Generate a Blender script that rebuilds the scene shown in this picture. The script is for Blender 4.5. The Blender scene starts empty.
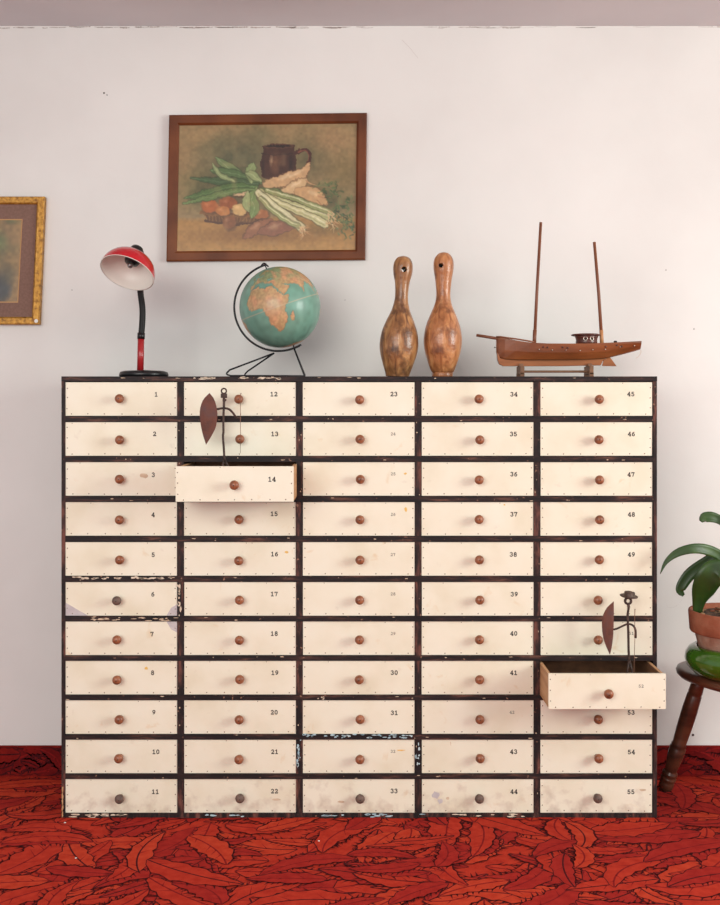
import bpy, math, random
import numpy as np
from mathutils import Vector, Matrix, Quaternion
PI = math.pi
S = bpy.context.scene
COL = S.collection
R = random.Random(7)

# ------------------------------------------------------------------ camera, world, light
FPX, D, HY, CZ = 1080.0, 3.6, 410.0, 1.36
cd = bpy.data.cameras.new('camera'); cam = bpy.data.objects.new('camera', cd); COL.objects.link(cam)
cam.location = (0, -D, CZ); cam.rotation_euler = (PI/2, 0, 0)
cd.sensor_fit = 'HORIZONTAL'; cd.sensor_width = 36; cd.lens = 36*FPX/720
cd.shift_y = -(452.5-HY)/720
cd.clip_start = .05
S.camera = cam
S.view_settings.view_transform = 'Standard'; S.view_settings.look = 'None'
S.view_settings.exposure = -0.02; S.view_settings.gamma = 1
S.view_settings.use_curve_mapping = False
w = bpy.data.worlds.new('world'); S.world = w; w.use_nodes = True
w.node_tree.nodes['Background'].inputs[0].default_value = (.94, .93, 1, 1)
w.node_tree.nodes['Background'].inputs[1].default_value = .54

def area(name, loc, target, sx, sy, power, col):
    l = bpy.data.lights.new(name, 'AREA'); l.shape = 'RECTANGLE'; l.size = sx; l.size_y = sy
    l.energy = power; l.color = col
    o = bpy.data.objects.new(name, l); COL.objects.link(o); o.location = loc
    o.rotation_euler = (Vector(target)-Vector(loc)).to_track_quat('-Z', 'Y').to_euler()
    return o
area('window_daylight', (4.1, -2.3, 1.9), (0, -.5, 1.3), 1.7, 1.6, 128, (.95, .98, .92))
area('front_daylight', (-1.6, -5.2, 2.3), (0, .2, 1.1), 3.4, 2.4, 150, (1, .985, .93))

# pixel (720x905 frame) at a depth -> point in the room
def P(px, py, y=0.0):
    k = (D+y)/FPX
    return Vector(((px-360)*k, y, CZ-(py-HY)*k))
def sc(y): return (D+y)/FPX        # metres per pixel at depth y

# ------------------------------------------------------------------ materials
def s2l(c):
    return tuple((v/12.92 if v <= .04045 else ((v+.055)/1.055)**2.4) for v in [x/255 for x in c])
def newmat(name, rough=.5, metal=0, coat=0, spec=.5):
    m = bpy.data.materials.new(name); m.use_nodes = True
    b = m.node_tree.nodes['Principled BSDF']
    b.inputs['Roughness'].default_value = rough; b.inputs['Metallic'].default_value = metal
    b.inputs['Coat Weight'].default_value = coat; b.inputs['Coat Roughness'].default_value = .12
    b.inputs['Specular IOR Level'].default_value = spec
    return m, m.node_tree.nodes, m.node_tree.links, b
def ramp(N, stops, interp='LINEAR'):
    r = N.new('ShaderNodeValToRGB'); r.color_ramp.interpolation = interp
    e = r.color_ramp.elements
    e[0].position, e[0].color = stops[0][0], (*s2l(stops[0][1]), 1)
    e[1].position, e[1].color = stops[-1][0], (*s2l(stops[-1][1]), 1)
    for p, c in stops[1:-1]:
        x = e.new(p); x.color = (*s2l(c), 1)
    return r
def noisemat(name, stops, scale=(8, 8, 8), rough=.5, metal=0, coat=0, bump=0, detail=5, bscale=None, dist=0, coord='Object', spec=.5, rnd=False, nscale=1.0):
    m, N, L, b = newmat(name, rough, metal, coat, spec)
    t = N.new('ShaderNodeTexCoord'); mp = N.new('ShaderNodeMapping'); mp.inputs['Scale'].default_value = scale
    L.new(t.outputs[coord], mp.inputs['Vector'])
    if rnd:
        oi = N.new('ShaderNodeObjectInfo'); mu = N.new('ShaderNodeVectorMath'); mu.operation = 'SCALE'
        mu.inputs[0].default_value = (37, 19, 53); L.new(oi.outputs['Random'], mu.inputs['Scale'])
        L.new(mu.outputs[0], mp.inputs['Location'])
    n = N.new('ShaderNodeTexNoise'); n.inputs['Scale'].default_value = nscale; n.inputs['Detail'].default_value = detail
    n.inputs['Distortion'].default_value = dist
    L.new(mp.outputs[0], n.inputs['Vector'])
    r = ramp(N, stops); L.new(n.outputs['Fac'], r.inputs[0]); L.new(r.outputs[0], b.inputs['Base Color'])
    if bump:
        n2 = N.new('ShaderNodeTexNoise'); n2.inputs['Scale'].default_value = bscale or 40; n2.inputs['Detail'].default_value = 6
        L.new(t.outputs[coord], n2.inputs['Vector'])
        bp = N.new('ShaderNodeBump'); bp.inputs['Strength'].default_value = bump; bp.inputs['Distance'].default_value = .01
        L.new(n2.outputs['Fac'], bp.inputs['Height']); L.new(bp.outputs[0], b.inputs['Normal'])
    return m
def flat(name, c, rough=.5, metal=0, coat=0, spec=.5):
    m, N, L, b = newmat(name, rough, metal, coat, spec); b.inputs['Base Color'].default_value = (*s2l(c), 1); return m

# plaster wall with faint blotches, hairline scratches
M = {}
M['wall'] = noisemat('white_plaster', [(.3, (220, 218, 214)), (.55, (230, 229, 225)), (.75, (236, 235, 231))], (1.3,)*3, .85, bump=.12, bscale=14, detail=7)
M['ceiling'] = noisemat('ceiling_plaster', [(.3, (206, 207, 209)), (.7, (216, 217, 218))], (1.5,)*3, .9, bump=.1, bscale=12)
M['crack'] = flat('hairline_crack', (176, 164, 158), .9)
M['hole'] = flat('nail_hole', (70, 62, 60), .9)

def frame_mat(name, lo, hi, red, st):
    m, N, L, b = newmat(name, .6, spec=.25)
    t = N.new('ShaderNodeTexCoord')
    mp = N.new('ShaderNodeMapping'); mp.inputs['Scale'].default_value = st; L.new(t.outputs['Object'], mp.inputs[0])
    n = N.new('ShaderNodeTexNoise'); n.inputs['Scale'].default_value = 1; n.inputs['Detail'].default_value = 8; n.inputs['Roughness'].default_value = .65
    L.new(mp.outputs[0], n.inputs['Vector'])
    r = ramp(N, [(lo, (31, 25, 26)), (.5*(lo+hi), (52, 37, 35)), (hi, red)]); L.new(n.outputs['Fac'], r.inputs[0])
    n2 = N.new('ShaderNodeTexNoise'); n2.inputs['Scale'].default_value = 70; n2.inputs['Detail'].default_value = 4
    L.new(t.outputs['Object'], n2.inputs['Vector'])
    r2 = N.new('ShaderNodeMapRange'); r2.inputs['From Min'].default_value = .68; r2.inputs['From Max'].default_value = .72
    L.new(n2.outputs['Fac'], r2.inputs[0])
    mx = N.new('ShaderNodeMix'); mx.data_type = 'RGBA'; L.new(r2.outputs[0], mx.inputs['Factor'])
    L.new(r.outputs[0], mx.inputs['A']); mx.inputs['B'].default_value = (*s2l((150, 112, 92)), 1)
    L.new(mx.outputs['Result'], b.inputs['Base Color'])
    bp = N.new('ShaderNodeBump'); bp.inputs['Strength'].default_value = .35; bp.inputs['Distance'].default_value = .002
    L.new(n2.outputs['Fac'], bp.inputs['Height']); L.new(bp.outputs[0], b.inputs['Normal'])
    return m
M['rail'] = frame_mat('worn_black_paint', .46, .68, (104, 70, 58), (7, 9, 60))
M['post'] = frame_mat('worn_black_red_paint', .42, .64, (112, 70, 60), (40, 9, 8))
M['case'] = frame_mat('dark_case_wood', .4, .7, (84, 54, 42), (9, 9, 9))

def front_mat():
    m, N, L, b = newmat('cream_painted_plywood', .5)
    t = N.new('ShaderNodeTexCoord'); oi = N.new('ShaderNodeObjectInfo'); g = N.new('ShaderNodeNewGeometry')
    mu = N.new('ShaderNodeVectorMath'); mu.operation = 'SCALE'; mu.inputs[0].default_value = (37, 19, 53)
    L.new(oi.outputs['Random'], mu.inputs['Scale'])
    ad = N.new('ShaderNodeVectorMath'); L.new(t.outputs['Object'], ad.inputs[0]); L.new(mu.outputs[0], ad.inputs[1])
    n = N.new('ShaderNodeTexNoise'); n.inputs['Scale'].default_value = 7; n.inputs['Detail'].default_value = 6
    L.new(ad.outputs[0], n.inputs['Vector'])
    r = ramp(N, [(.25, (229, 220, 194)), (.5, (238, 231, 209)), (.75, (241, 236, 217))]); L.new(n.outputs['Fac'], r.inputs[0])
    # yellow-brown stains of their own shape
    n2 = N.new('ShaderNodeTexNoise'); n2.inputs['Scale'].default_value = 16; n2.inputs['Detail'].default_value = 5; n2.inputs['Distortion'].default_value = .6
    L.new(ad.outputs[0], n2.inputs['Vector'])
    mr = N.new('ShaderNodeMapRange'); mr.inputs['From Min'].default_value = .66; mr.inputs['From Max'].default_value = .80; mr.inputs['To Max'].default_value = .55
    L.new(n2.outputs['Fac'], mr.inputs[0])
    m1 = N.new('ShaderNodeMix'); m1.data_type = 'RGBA'; L.new(mr.outputs[0], m1.inputs['Factor']); L.new(r.outputs[0], m1.inputs['A'])
    m1.inputs['B'].default_value = (*s2l((216, 178, 118)), 1)
    # grime on the low rows (kicked and mopped)
    sp = N.new('ShaderNodeSeparateXYZ'); L.new(g.outputs['Position'], sp.inputs[0])
    mz = N.new('ShaderNodeMapRange'); mz.inputs['From Min'].default_value = .16; mz.inputs['From Max'].default_value = .03; mz.inputs['To Max'].default_value = .25
    L.new(sp.outputs['Z'], mz.inputs[0])
    n3 = N.new('ShaderNodeTexNoise'); n3.inputs['Scale'].default_value = 25; n3.inputs['Detail'].default_value = 6
    L.new(ad.outputs[0], n3.inputs['Vector'])
    ma = N.new('ShaderNodeMath'); ma.operation = 'ADD'; L.new(mz.outputs[0], ma.inputs[0]); L.new(n3.outputs['Fac'], ma.inputs[1])
    mb = N.new('ShaderNodeMapRange'); mb.inputs['From Min'].default_value = .68; mb.inputs['From Max'].default_value = .95; mb.inputs['To Max'].default_value = .5
    L.new(ma.outputs[0], mb.inputs[0])
    m2 = N.new('ShaderNodeMix'); m2.data_type = 'RGBA'; L.new(mb.outputs[0], m2.inputs['Factor']); L.new(m1.outputs['Result'], m2.inputs['A'])
    m2.inputs['B'].default_value = (*s2l((176, 150, 132)), 1)
    L.new(m2.outputs['Result'], b.inputs['Base Color'])
    w_ = N.new('ShaderNodeTexNoise'); w_.inputs['Scale'].default_value = 1; mp = N.new('ShaderNodeMapping'); mp.inputs['Scale'].default_value = (12, 12, 260)
    L.new(ad.outputs[0], mp.inputs[0]); L.new(mp.outputs[0], w_.inputs['Vector'])
    bp = N.new('ShaderNodeBump'); bp.inputs['Strength'].default_value = .12; bp.inputs['Distance'].default_value = .001
    L.new(w_.outputs['Fac'], bp.inputs['Height']); L.new(bp.outputs[0], b.inputs['Normal'])
    return m
M['front'] = front_mat()
M['ply'] = noisemat('drawer_plywood', [(.3, (176, 128, 86)), (.7, (205, 160, 116))], (4, 4, 60), .6)
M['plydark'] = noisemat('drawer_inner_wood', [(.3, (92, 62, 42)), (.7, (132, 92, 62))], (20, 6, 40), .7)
M['nail'] = flat('rusty_nail', (104, 76, 58), .6)
M['ink'] = flat('black_ink', (34, 30, 30), .7)
M['inkfaint'] = flat('faded_ink', (104, 96, 88), .8)
M['chipcream'] = noisemat('bare_chipped_paint', [(.3, (200, 176, 150)), (.7, (236, 222, 200))], (60,)*3, .8)
M['chipblue'] = noisemat('old_blue_paint', [(.3, (140, 176, 190)), (.7, (200, 218, 220))], (60,)*3, .8)
M['stain'] = noisemat('brown_stain', [(.3, (196, 168, 140)), (.7, (222, 200, 172))], (60,)*3, .8)
M['bluegrey'] = noisemat('worn_grey_primer', [(.3, (186, 178, 180)), (.7, (206, 198, 196))], (40,)*3, .8)
M['yellow'] = flat('yellow_spot', (230, 188, 104), .8)
M['knob'] = noisemat('turned_knob_wood', [(.25, (100, 56, 36)), (.5, (144, 86, 56)), (.8, (174, 110, 76))], (60, 60, 60), .42, coat=.2, rnd=True)
M['knobgrey'] = noisemat('worn_grey_knob', [(.25, (70, 56, 50)), (.5, (104, 84, 74)), (.8, (130, 100, 84))], (60, 60, 60), .6, rnd=True)

M['iron'] = noisemat('welded_iron', [(.3, (44, 36, 34)), (.7, (88, 66, 58))], (60,)*3, .45, metal=.5, bump=.3, bscale=300)
M['rust'] = noisemat('rusted_sheet_iron', [(.3, (74, 42, 34)), (.5, (104, 58, 44)), (.75, (92, 62, 58))], (22,)*3, .6, metal=.2, bump=.2, bscale=200)
M['spear'] = flat('thin_wire', (136, 98, 80), .5, .5)
M['hatfelt'] = noisemat('hat_iron', [(.3, (60, 44, 38)), (.7, (96, 76, 66))], (60,)*3, .5, metal=.4)

M['redlamp'] = flat('red_enamel', (196, 20, 34), .25, coat=.5)
M['redpost'] = flat('red_post_enamel', (166, 34, 38), .3, coat=.3)
M['whiteenamel'] = flat('white_enamel_inside', (232, 226, 216), .4)
M['blackplastic'] = flat('black_plastic', (20, 20, 22), .35)
M['rubber'] = noisemat('black_ribbed_rubber', [(.3, (10, 10, 12)), (.7, (22, 22, 24))], (50,)*3, .5, spec=.3)
M['chrome'] = flat('dull_chrome', (150, 150, 150), .3, .9)
M['blackwire'] = flat('black_wire', (22, 22, 26), .35, .3)

M['mahog'] = noisemat('picture_frame_wood', [(.3, (84, 42, 20)), (.55, (112, 60, 30)), (.8, (132, 76, 40))], (6, 6, 6), .5, coat=.0, spec=.3, detail=7)
M['gold'] = noisemat('antiqued_gilt', [(.3, (112, 72, 24)), (.5, (176, 126, 48)), (.75, (206, 158, 76))], (70,)*3, .42, metal=.45, bump=.25, bscale=160)
M['mat'] = noisemat('brown_mount_card', [(.3, (118, 90, 78)), (.7, (134, 104, 92))], (120,)*3, .9)
M['bevelgold'] = flat('gold_mount_bevel', (190, 146, 96), .6)
M['tag'] = flat('white_sticker', (232, 230, 226), .5)
M['backing'] = flat('backing_board', (120, 90, 60), .8)

def pinmat(name, stops, dark):
    m = noisemat(name, stops, (45, 45, 9), .36, coat=.3, detail=9, dist=1.2, bump=.3, bscale=60)
    N, L = m.node_tree.nodes, m.node_tree.links; b = N['Principled BSDF']
    src = b.inputs['Base Color'].links[0].from_socket
    t = N.new('ShaderNodeTexCoord'); n = N.new('ShaderNodeTexNoise'); n.inputs['Scale'].default_value = 22; n.inputs['Detail'].default_value = 6
    L.new(t.outputs['Object'], n.inputs['Vector'])
    mr = N.new('ShaderNodeMapRange'); mr.inputs['From Min'].default_value = .53; mr.inputs['From Max'].default_value = .66; mr.inputs['To Max'].default_value = .8
    L.new(n.outputs['Fac'], mr.inputs[0])
    mx = N.new('ShaderNodeMix'); mx.data_type = 'RGBA'; L.new(mr.outputs[0], mx.inputs['Factor']); L.new(src, mx.inputs['A'])
    mx.inputs['B'].default_value = (*s2l(dark), 1); L.new(mx.outputs['Result'], b.inputs['Base Color'])
    return m
M['pinA'] = pinmat('worn_pin_wood', [(.3, (96, 60, 36)), (.5, (152, 104, 62)), (.72, (192, 144, 94))], (78, 50, 34))
M['pinB'] = pinmat('smooth_pin_wood', [(.3, (132, 78, 44)), (.5, (178, 116, 70)), (.72, (206, 148, 98))], (112, 66, 40))
M['bore'] = flat('dark_bore', (30, 18, 12), .9)

M['hull'] = noisemat('varnished_hull_wood', [(.3, (94, 48, 22)), (.5, (128, 69, 33)), (.75, (150, 86, 44))], (5, 20, 30), .38, coat=.35, detail=6)
M['keel'] = noisemat('light_keel_wood', [(.3, (138, 74, 30)), (.7, (170, 100, 48))], (6, 20, 40), .4, coat=.3)
M['mast'] = noisemat('mast_wood', [(.3, (104, 58, 36)), (.7, (140, 86, 58))], (40, 40, 8), .5)
M['sleeve'] = noisemat('pale_mast_sleeve', [(.3, (160, 104, 62)), (.7, (190, 134, 88))], (40, 40, 8), .5)
M['cabin'] = noisemat('dark_red_cabin_wood', [(.3, (70, 32, 22)), (.7, (94, 46, 32))], (30,)*3, .45, coat=.3)
M['standwood'] = noisemat('brown_stand_wood', [(.3, (100, 66, 44)), (.7, (138, 96, 66))], (20,)*3, .5)
M['silver'] = flat('steel_pin', (200, 190, 176), .3, .7)
M['string'] = flat('pale_string', (206, 178, 156), .9)

M['stool'] = noisemat('dark_stool_wood', [(.3, (62, 34, 24)), (.5, (88, 50, 34)), (.75, (108, 66, 46))], (8, 8, 30), .35, coat=.3)
M['terra'] = noisemat('terracotta', [(.3, (122, 62, 40)), (.55, (152, 84, 56)), (.8, (172, 112, 84))], (14,)*3, .8, bump=.25, bscale=90)
M['terrapale'] = noisemat('limey_terracotta', [(.35, (128, 74, 54)), (.5, (160, 116, 96)), (.7, (178, 146, 128))], (16,)*3, .85, bump=.3, bscale=90)
M['green'] = noisemat('green_glaze', [(.3, (44, 84, 16)), (.7, (66, 112, 26))], (10,)*3, .12, coat=.8)
M['soil'] = noisemat('bark_compost', [(.35, (44, 30, 22)), (.55, (84, 58, 38)), (.7, (150, 118, 80))], (60,)*3, .95, bump=.8, bscale=120)
M['leaf'] = noisemat('strap_leaf', [(.3, (26, 48, 12)), (.6, (42, 72, 20)), (.8, (66, 98, 34))], (14,)*3, .45, coat=.05)
M['bark'] = flat('bark_chip', (146, 112, 76), .9)

M['carpet0'] = noisemat('carpet_red', [(.3, (166, 42, 29)), (.7, (186, 56, 38))], (30,)*3, 1, spec=.1)
M['carpet1'] = noisemat('carpet_crimson', [(.3, (148, 32, 28)), (.7, (168, 43, 35))], (30,)*3, 1, spec=.1)
M['carpet2'] = noisemat('carpet_orange_red', [(.3, (176, 50, 31)), (.7, (194, 66, 42))], (30,)*3, 1, spec=.1)
M['skirt0'] = noisemat('skirting_carpet_red', [(.3, (112, 24, 22)), (.7, (134, 32, 27))], (30,)*3, 1, spec=.1)
M['skirt1'] = noisemat('skirting_carpet_crimson', [(.3, (98, 20, 22)), (.7, (120, 26, 25))], (30,)*3, 1, spec=.1)
M['carpetline'] = noisemat('carpet_dark_line', [(.3, (62, 19, 24)), (.7, (84, 25, 27))], (60,)*3, 1, spec=.1)
M['carpetvein'] = noisemat('carpet_vein', [(.3, (118, 26, 28)), (.7, (140, 30, 28))], (60,)*3, 1, spec=.1)

# ------------------------------------------------------------------ mesh builder
class MB:
    def __init__(s): s.v = []; s.f = []; s.m = []; s.sm = []; s.mats = []
    def mi(s, m):
        if m not in s.mats: s.mats.append(m)
        return s.mats.index(m)
    def add(s, vs, fs, m, smooth=False):
        o = len(s.v); i = s.mi(m); s.v += [tuple(v) for v in vs]
        for f in fs: s.f.append(tuple(o+k for k in f)); s.m.append(i); s.sm.append(smooth)
    def box(s, a, b, m, M4=None):
        x0, y0, z0 = a; x1, y1, z1 = b
        vs = [Vector(p) for p in ((x0,y0,z0),(x1,y0,z0),(x1,y1,z0),(x0,y1,z0),(x0,y0,z1),(x1,y0,z1),(x1,y1,z1),(x0,y1,z1))]
        if M4: vs = [M4 @ v for v in vs]
        s.add(vs, [(0,3,2,1),(4,5,6,7),(0,1,5,4),(1,2,6,5),(2,3,7,6),(3,0,4,7)], m)
    def prism(s, poly, y0, y1, m, M4=None):          # polygon in XZ, extruded in Y
        n = len(poly)
        vs = [Vector((x, y0, z)) for x, z in poly]+[Vector((x, y1, z)) for x, z in poly]
        if M4: vs = [M4 @ v for v in vs]
        s.add(vs, [tuple(range(n)), tuple(reversed(range(n, 2*n)))]+[(i, i+n, (i+1) % n+n, (i+1) % n) for i in range(n)], m)
    def lathe(s, prof, m, seg=24, M4=None, cap=True):  # prof (r,z) about Z
        vs = []; fs = []
        for r, z in prof:
            for k in range(seg):
                a = 2*PI*k/seg; vs.append(Vector((r*math.cos(a), r*math.sin(a), z)))
        for i in range(len(prof)-1):
            for k in range(seg):
                a = i*seg+k; b_ = i*seg+(k+1) % seg; fs.append((a, b_, b_+seg, a+seg))
        if cap:
            fs.append(tuple(reversed(range(seg)))); fs.append(tuple(range((len(prof)-1)*seg, len(prof)*seg)))
        if M4: vs = [M4 @ v for v in vs]
        s.add(vs, fs, m, True)
    def tube(s, pts, rad, m, seg=8, closed=False):
        pts = [Vector(p) for p in pts]; n = len(pts)
        if not isinstance(rad, (list, tuple)): rad = [rad]*n
        vs = []; fs = []; nrm = None
        for i, p in enumerate(pts):
            if closed: t = (pts[(i+1) % n]-pts[i-1])
            else: t = pts[min(i+1, n-1)]-pts[max(i-1, 0)]
            t.normalize()
            if nrm is None:
                nrm = t.orthogonal().normalized()
            nrm = (nrm-t*nrm.dot(t)).normalized(); bn = t.cross(nrm)
            for k in range(seg):
                a = 2*PI*k/seg; vs.append(p+(nrm*math.cos(a)+bn*math.sin(a))*rad[i])
        for i in range(n if closed else n-1):
            for k in range(seg):
                a = i*seg+k; b_ = i*seg+(k+1) % seg; j = ((i+1) % n-i)*seg
                fs.append((a, b_, b_+j, a+j))
        if not closed: fs.append(tuple(reversed(range(seg)))); fs.append(tuple(range((n-1)*seg, n*seg)))
        s.add(vs, fs, m, True)
    def ball(s, c, r, m, seg=14, M4=None):
        if not isinstance(r, (list, tuple)): r = (r, r, r)
        T = Matrix.Translation(c) @ (M4 or Matrix()) @ Matrix.Diagonal((*r, 1))
        h = seg//2
        s.lathe([(max(.02, math.sin(PI*i/h)), -math.cos(PI*i/h)) for i in range(h+1)], m, seg, T)
    def build(s, name, parent=None, bevel=0, origin=None, auto=None):
        me = bpy.data.meshes.new(name)
        vs = s.v
        if origin is not None: vs = [tuple(Vector(v)-Vector(origin)) for v in vs]
        me.from_pydata(vs, [], s.f)
        for m in s.mats: me.materials.append(M[m] if isinstance(m, str) else m)
        me.polygons.foreach_set('material_index', s.m); me.polygons.foreach_set('use_smooth', s.sm); me.update()
        o = bpy.data.objects.new(name, me); COL.objects.link(o)
        if origin is not None: o.location = origin
        if parent is not None: o.parent = parent
        if bevel:
            b_ = o.modifiers.new('bevel', 'BEVEL'); b_.width = bevel; b_.segments = 2; b_.limit_method = 'ANGLE'; b_.angle_limit = .7
        return o
def tag(o, label=None, cat=None, group=None, kind=None):
    if label: o['label'] = label
    if cat: o['category'] = cat
    if group: o['group'] = group
    if kind: o['kind'] = kind
    return o
def empty(name, loc, label, cat, group=None):
    o = bpy.data.objects.new(name, None); COL.objects.link(o); o.location = loc; o.empty_display_size = .05
    return tag(o, label, cat, group)
def bez(pts, n=24):                                   # smooth curve through points (Catmull-Rom)
    pts = [Vector(p) for p in pts]; q = [2*pts[0]-pts[1]]+pts+[2*pts[-1]-pts[-2]]; out = []
    k = len(pts)-1
    for i in range(n+1):
        u = i/n*k; j = min(int(u), k-1); t = u-j
        a, b_, c, d = q[j:j+4]
        out.append(.5*((2*b_)+(c-a)*t+(2*a-5*b_+4*c-d)*t*t+(3*b_-a-3*c+d)*t**3))
    return out

# ------------------------------------------------------------------ the room
WY = .42; CEIL = CZ+384*(D+WY)/FPX; XW = 4.6
b = MB(); b.box((-3.2, WY, -.05), (XW, WY+.12, CEIL+.1), 'wall')
for px, py, s_ in ((104, 93, 1.2), (107, 95, .8), (694, 329, .8), (693, 735, 1.6), (666, 270, .7), (72, 290, .6), (345, 300, .5)):
    c = P(px, py, WY-.0004); rr = s_*sc(WY)*.8
    b.add([c+Vector((rr*math.cos(a), 0, -rr*math.sin(a))) for a in [k*PI/4 for k in range(8)]], [tuple(range(8))], 'hole')
def crack(mb, pts, w_, m, y=WY-.0004):
    q = bez([P(x, y_, y) for x, y_ in pts], 14)
    for i in range(len(q)-1):
        ww = w_*R.uniform(.5, 1.2); mb.add([q[i]+Vector((0, 0, ww)), q[i]-Vector((0, 0, ww)), q[i+1]-Vector((0, 0, ww)), q[i+1]+Vector((0, 0, ww))], [(0, 1, 2, 3)], m)
crack(b, [(402, 40), (409, 47), (413, 52), (418, 58)], .0006, 'crack')
crack(b, [(664, 596), (668, 607), (676, 606), (682, 600)], .0002, 'crack')
for i in range(60):
    x0 = R.uniform(-5, 560) if i < 52 else R.uniform(560, 725); y0 = 27.2+R.uniform(-.6, .8)
    L_ = R.uniform(4, 22); crack(b, [(x0, y0), (x0+L_/2, y0+.3), (x0+L_, y0)], R.uniform(.0006, .0022)*(1 if x0 < 340 else .6), 'crack')
tag(b.build('wall_back'), kind='structure')
b = MB(); b.box((-3.2, -3.4, CEIL), (XW, WY, CEIL+.1), 'ceiling'); tag(b.build('ceiling'), kind='structure')

# patterned carpet: overlapping feather leaves woven in the pile
def leaves(mb, T, x0, x1, y0, y1, n, rng, lmin, lmax, step=.00005, lay=60, pal=('carpet0', 'carpet0', 'carpet1', 'carpet1', 'carpet2')):
    placed = []
    for i in range(n):
        cx, cy = rng.uniform(x0, x1), rng.uniform(y0, y1); L_ = rng.uniform(lmin, lmax); W_ = L_*rng.uniform(.12, .19)
        a0 = rng.gauss(.3, .8)+(PI if rng.random() < .5 else 0); bend = rng.uniform(-1.5, 1.5)
        near = {q_[2] for q_ in placed if (q_[0]-cx)**2+(q_[1]-cy)**2 < ((L_+q_[3])*.56)**2}
        free = [k_ for k_ in range(lay) if k_ not in near]
        if not free: continue
        lv = rng.choice(free); placed.append((cx, cy, lv, L_)); z = .0003+lv*step; N_ = 14
        sp = []; x, y, a = 0, 0, a0-bend/2
        for k in range(N_+1):
            sp.append((x, y, a)); x += math.cos(a)*L_/N_; y += math.sin(a)*L_/N_; a += bend/N_
        mx, my = sp[N_//2][:2]
        sp = [(p[0]-mx+cx, p[1]-my+cy, p[2]) for p in sp]
        if any(not (x0 <= p[0] <= x1 and y0 <= p[1] <= y1) for p in sp): continue
        ph = rng.uniform(0, 6); asym = rng.uniform(.7, 1.25)
        def wid(k, sgn):
            t = k/N_; w0 = W_*math.sin(PI*min(1, t**.8))**.75 if 0 < t < 1 else 0
            return w0*(asym if sgn > 0 else 1)*(1+.14*math.sin(k*2.1+ph*sgn))
        def strip(f1, f2, zz, m):
            vs = []
            for k, (px, py, a) in enumerate(sp):
                nx, ny = -math.sin(a), math.cos(a); u, v = f1(k), f2(k)
                vs += [T @ Vector((px+nx*u, min(y1, max(y0, py+ny*u)), zz)), T @ Vector((px+nx*v, min(y1, max(y0, py+ny*v)), zz))]
            mb.add(vs, [(2*k+1, 2*k+3, 2*k+2, 2*k) for k in range(N_)], m)
        ol = rng.uniform(.0036, .0066)
        strip(lambda k: wid(k, 1)+ol, lambda k: -wid(k, -1)-ol*.7, z, 'carpetline')
        c = rng.choice(pal)
        strip(lambda k: wid(k, 1), lambda k: -wid(k, -1), z+step*.4, c)
        strip(lambda k: .0026, lambda k: -.0026, z+step*.7, 'carpetline' if rng.random() < .3 else 'carpetvein')
        for k in range(2, N_-1):                      # fringe teeth and side veins
            px, py, a = sp[k]
            for sgn in (1, -1):
                if sgn < 0 and rng.random() < .45: continue
                w0 = wid(k, sgn); nx, ny = -math.sin(a)*sgn, math.cos(a)*sgn; tx, ty = math.cos(a), math.sin(a)
                q = rng.uniform(.014, .026); ex, ey = px+nx*w0, py+ny*w0
                tri = [(ex-tx*.0045, ey-ty*.0045), (ex+tx*.0045, ey+ty*.0045), (ex+nx*q+tx*q*.7, ey+ny*q+ty*q*.7)]
                if not all(x0 <= X <= x1 and y0 <= Y <= y1 for X, Y in tri): continue
                if sgn < 0: tri.reverse()
                mb.add([T @ Vector((X, Y, z)) for X, Y in tri], [(0, 1, 2)], 'carpetline')
            if k % 2 == 0 and rng.random() < .6:
                sgn = rng.choice((1, -1)); w0 = wid(k, sgn)*.75; nx, ny = -math.sin(a)*sgn, math.cos(a)*sgn; tx, ty = math.cos(a), math.sin(a)
                tri = [(px-tx*.0028, py-ty*.0028), (px+tx*.0028, py+ty*.0028), (px+nx*w0+tx*w0*.9, py+ny*w0+ty*w0*.9)]
                if sgn < 0: tri.reverse()
                mb.add([T @ Vector((X, Y, z+step*.7)) for X, Y in tri], [(0, 1, 2)], 'carpetvein')
b = MB(); b.box((-3.2, -3.4, -.05), (XW, WY, 0), 'carpet0')
leaves(b, Matrix(), -2.1, 2.1, -1.75, .41, 1150, random.Random(3), .18, .36)
tag(b.build('floor'), kind='structure')
BH = .112
b = MB(); b.box((-3.2, WY-.012, -.01), (XW, WY+.001, BH), 'skirt0')
T = Matrix.Translation((0, WY-.0122, 0)) @ Matrix.Rotation(PI/2, 4, 'X')
leaves(b, T, -2.1, 2.1, .004, BH-.003, 1300, random.Random(5), .09, .17, pal=('skirt0', 'skirt1'))
tag(b.build('baseboard_back'), kind='structure')

# ------------------------------------------------------------------ the drawer cabinet
cx0, cx1 = (61.5-360)/300, (657-360)/300; ctop = P(0, 376.4).z
PITX, PITZ = 118.85/300, 39.6/300
DW, DH = 112.4/300, 34.2/300
colx = [(121.1+118.85*i-360)/300 for i in range(5)]
rowpy = [399.0+40.0*min(i, 5)+39.42*max(0, i-5) for i in range(11)]
rowz = [CZ-(p_-HY)/300 for p_ in rowpy]
CD = .39
cab = empty('drawer_cabinet', ((cx0+cx1)/2, CD/2, 0), 'large worn black cabinet with fifty-five cream numbered drawers against the wall', 'cabinet')
CO = Vector(cab.location)
def cpart(mb, name, bevel=.0012):
    mb.v = [tuple(Vector(v)-CO) for v in mb.v]; return mb.build(name, cab, bevel)
def blob(mb, px, py, w_, h_, m, y=-.0022, rng=R, n=9, th=.0006):
    c = P(px, py, y); k = sc(y)
    pts = []
    for i in range(n):
        a = 2*PI*i/n; q = rng.uniform(.55, 1.15); pts.append((c.x+math.cos(a)*w_*k/2*q, c.z-math.sin(a)*h_*k/2*q))
    mb.prism(pts, y, y+th, m)
inL, inR = cx0+.013, cx1-.013
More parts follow.
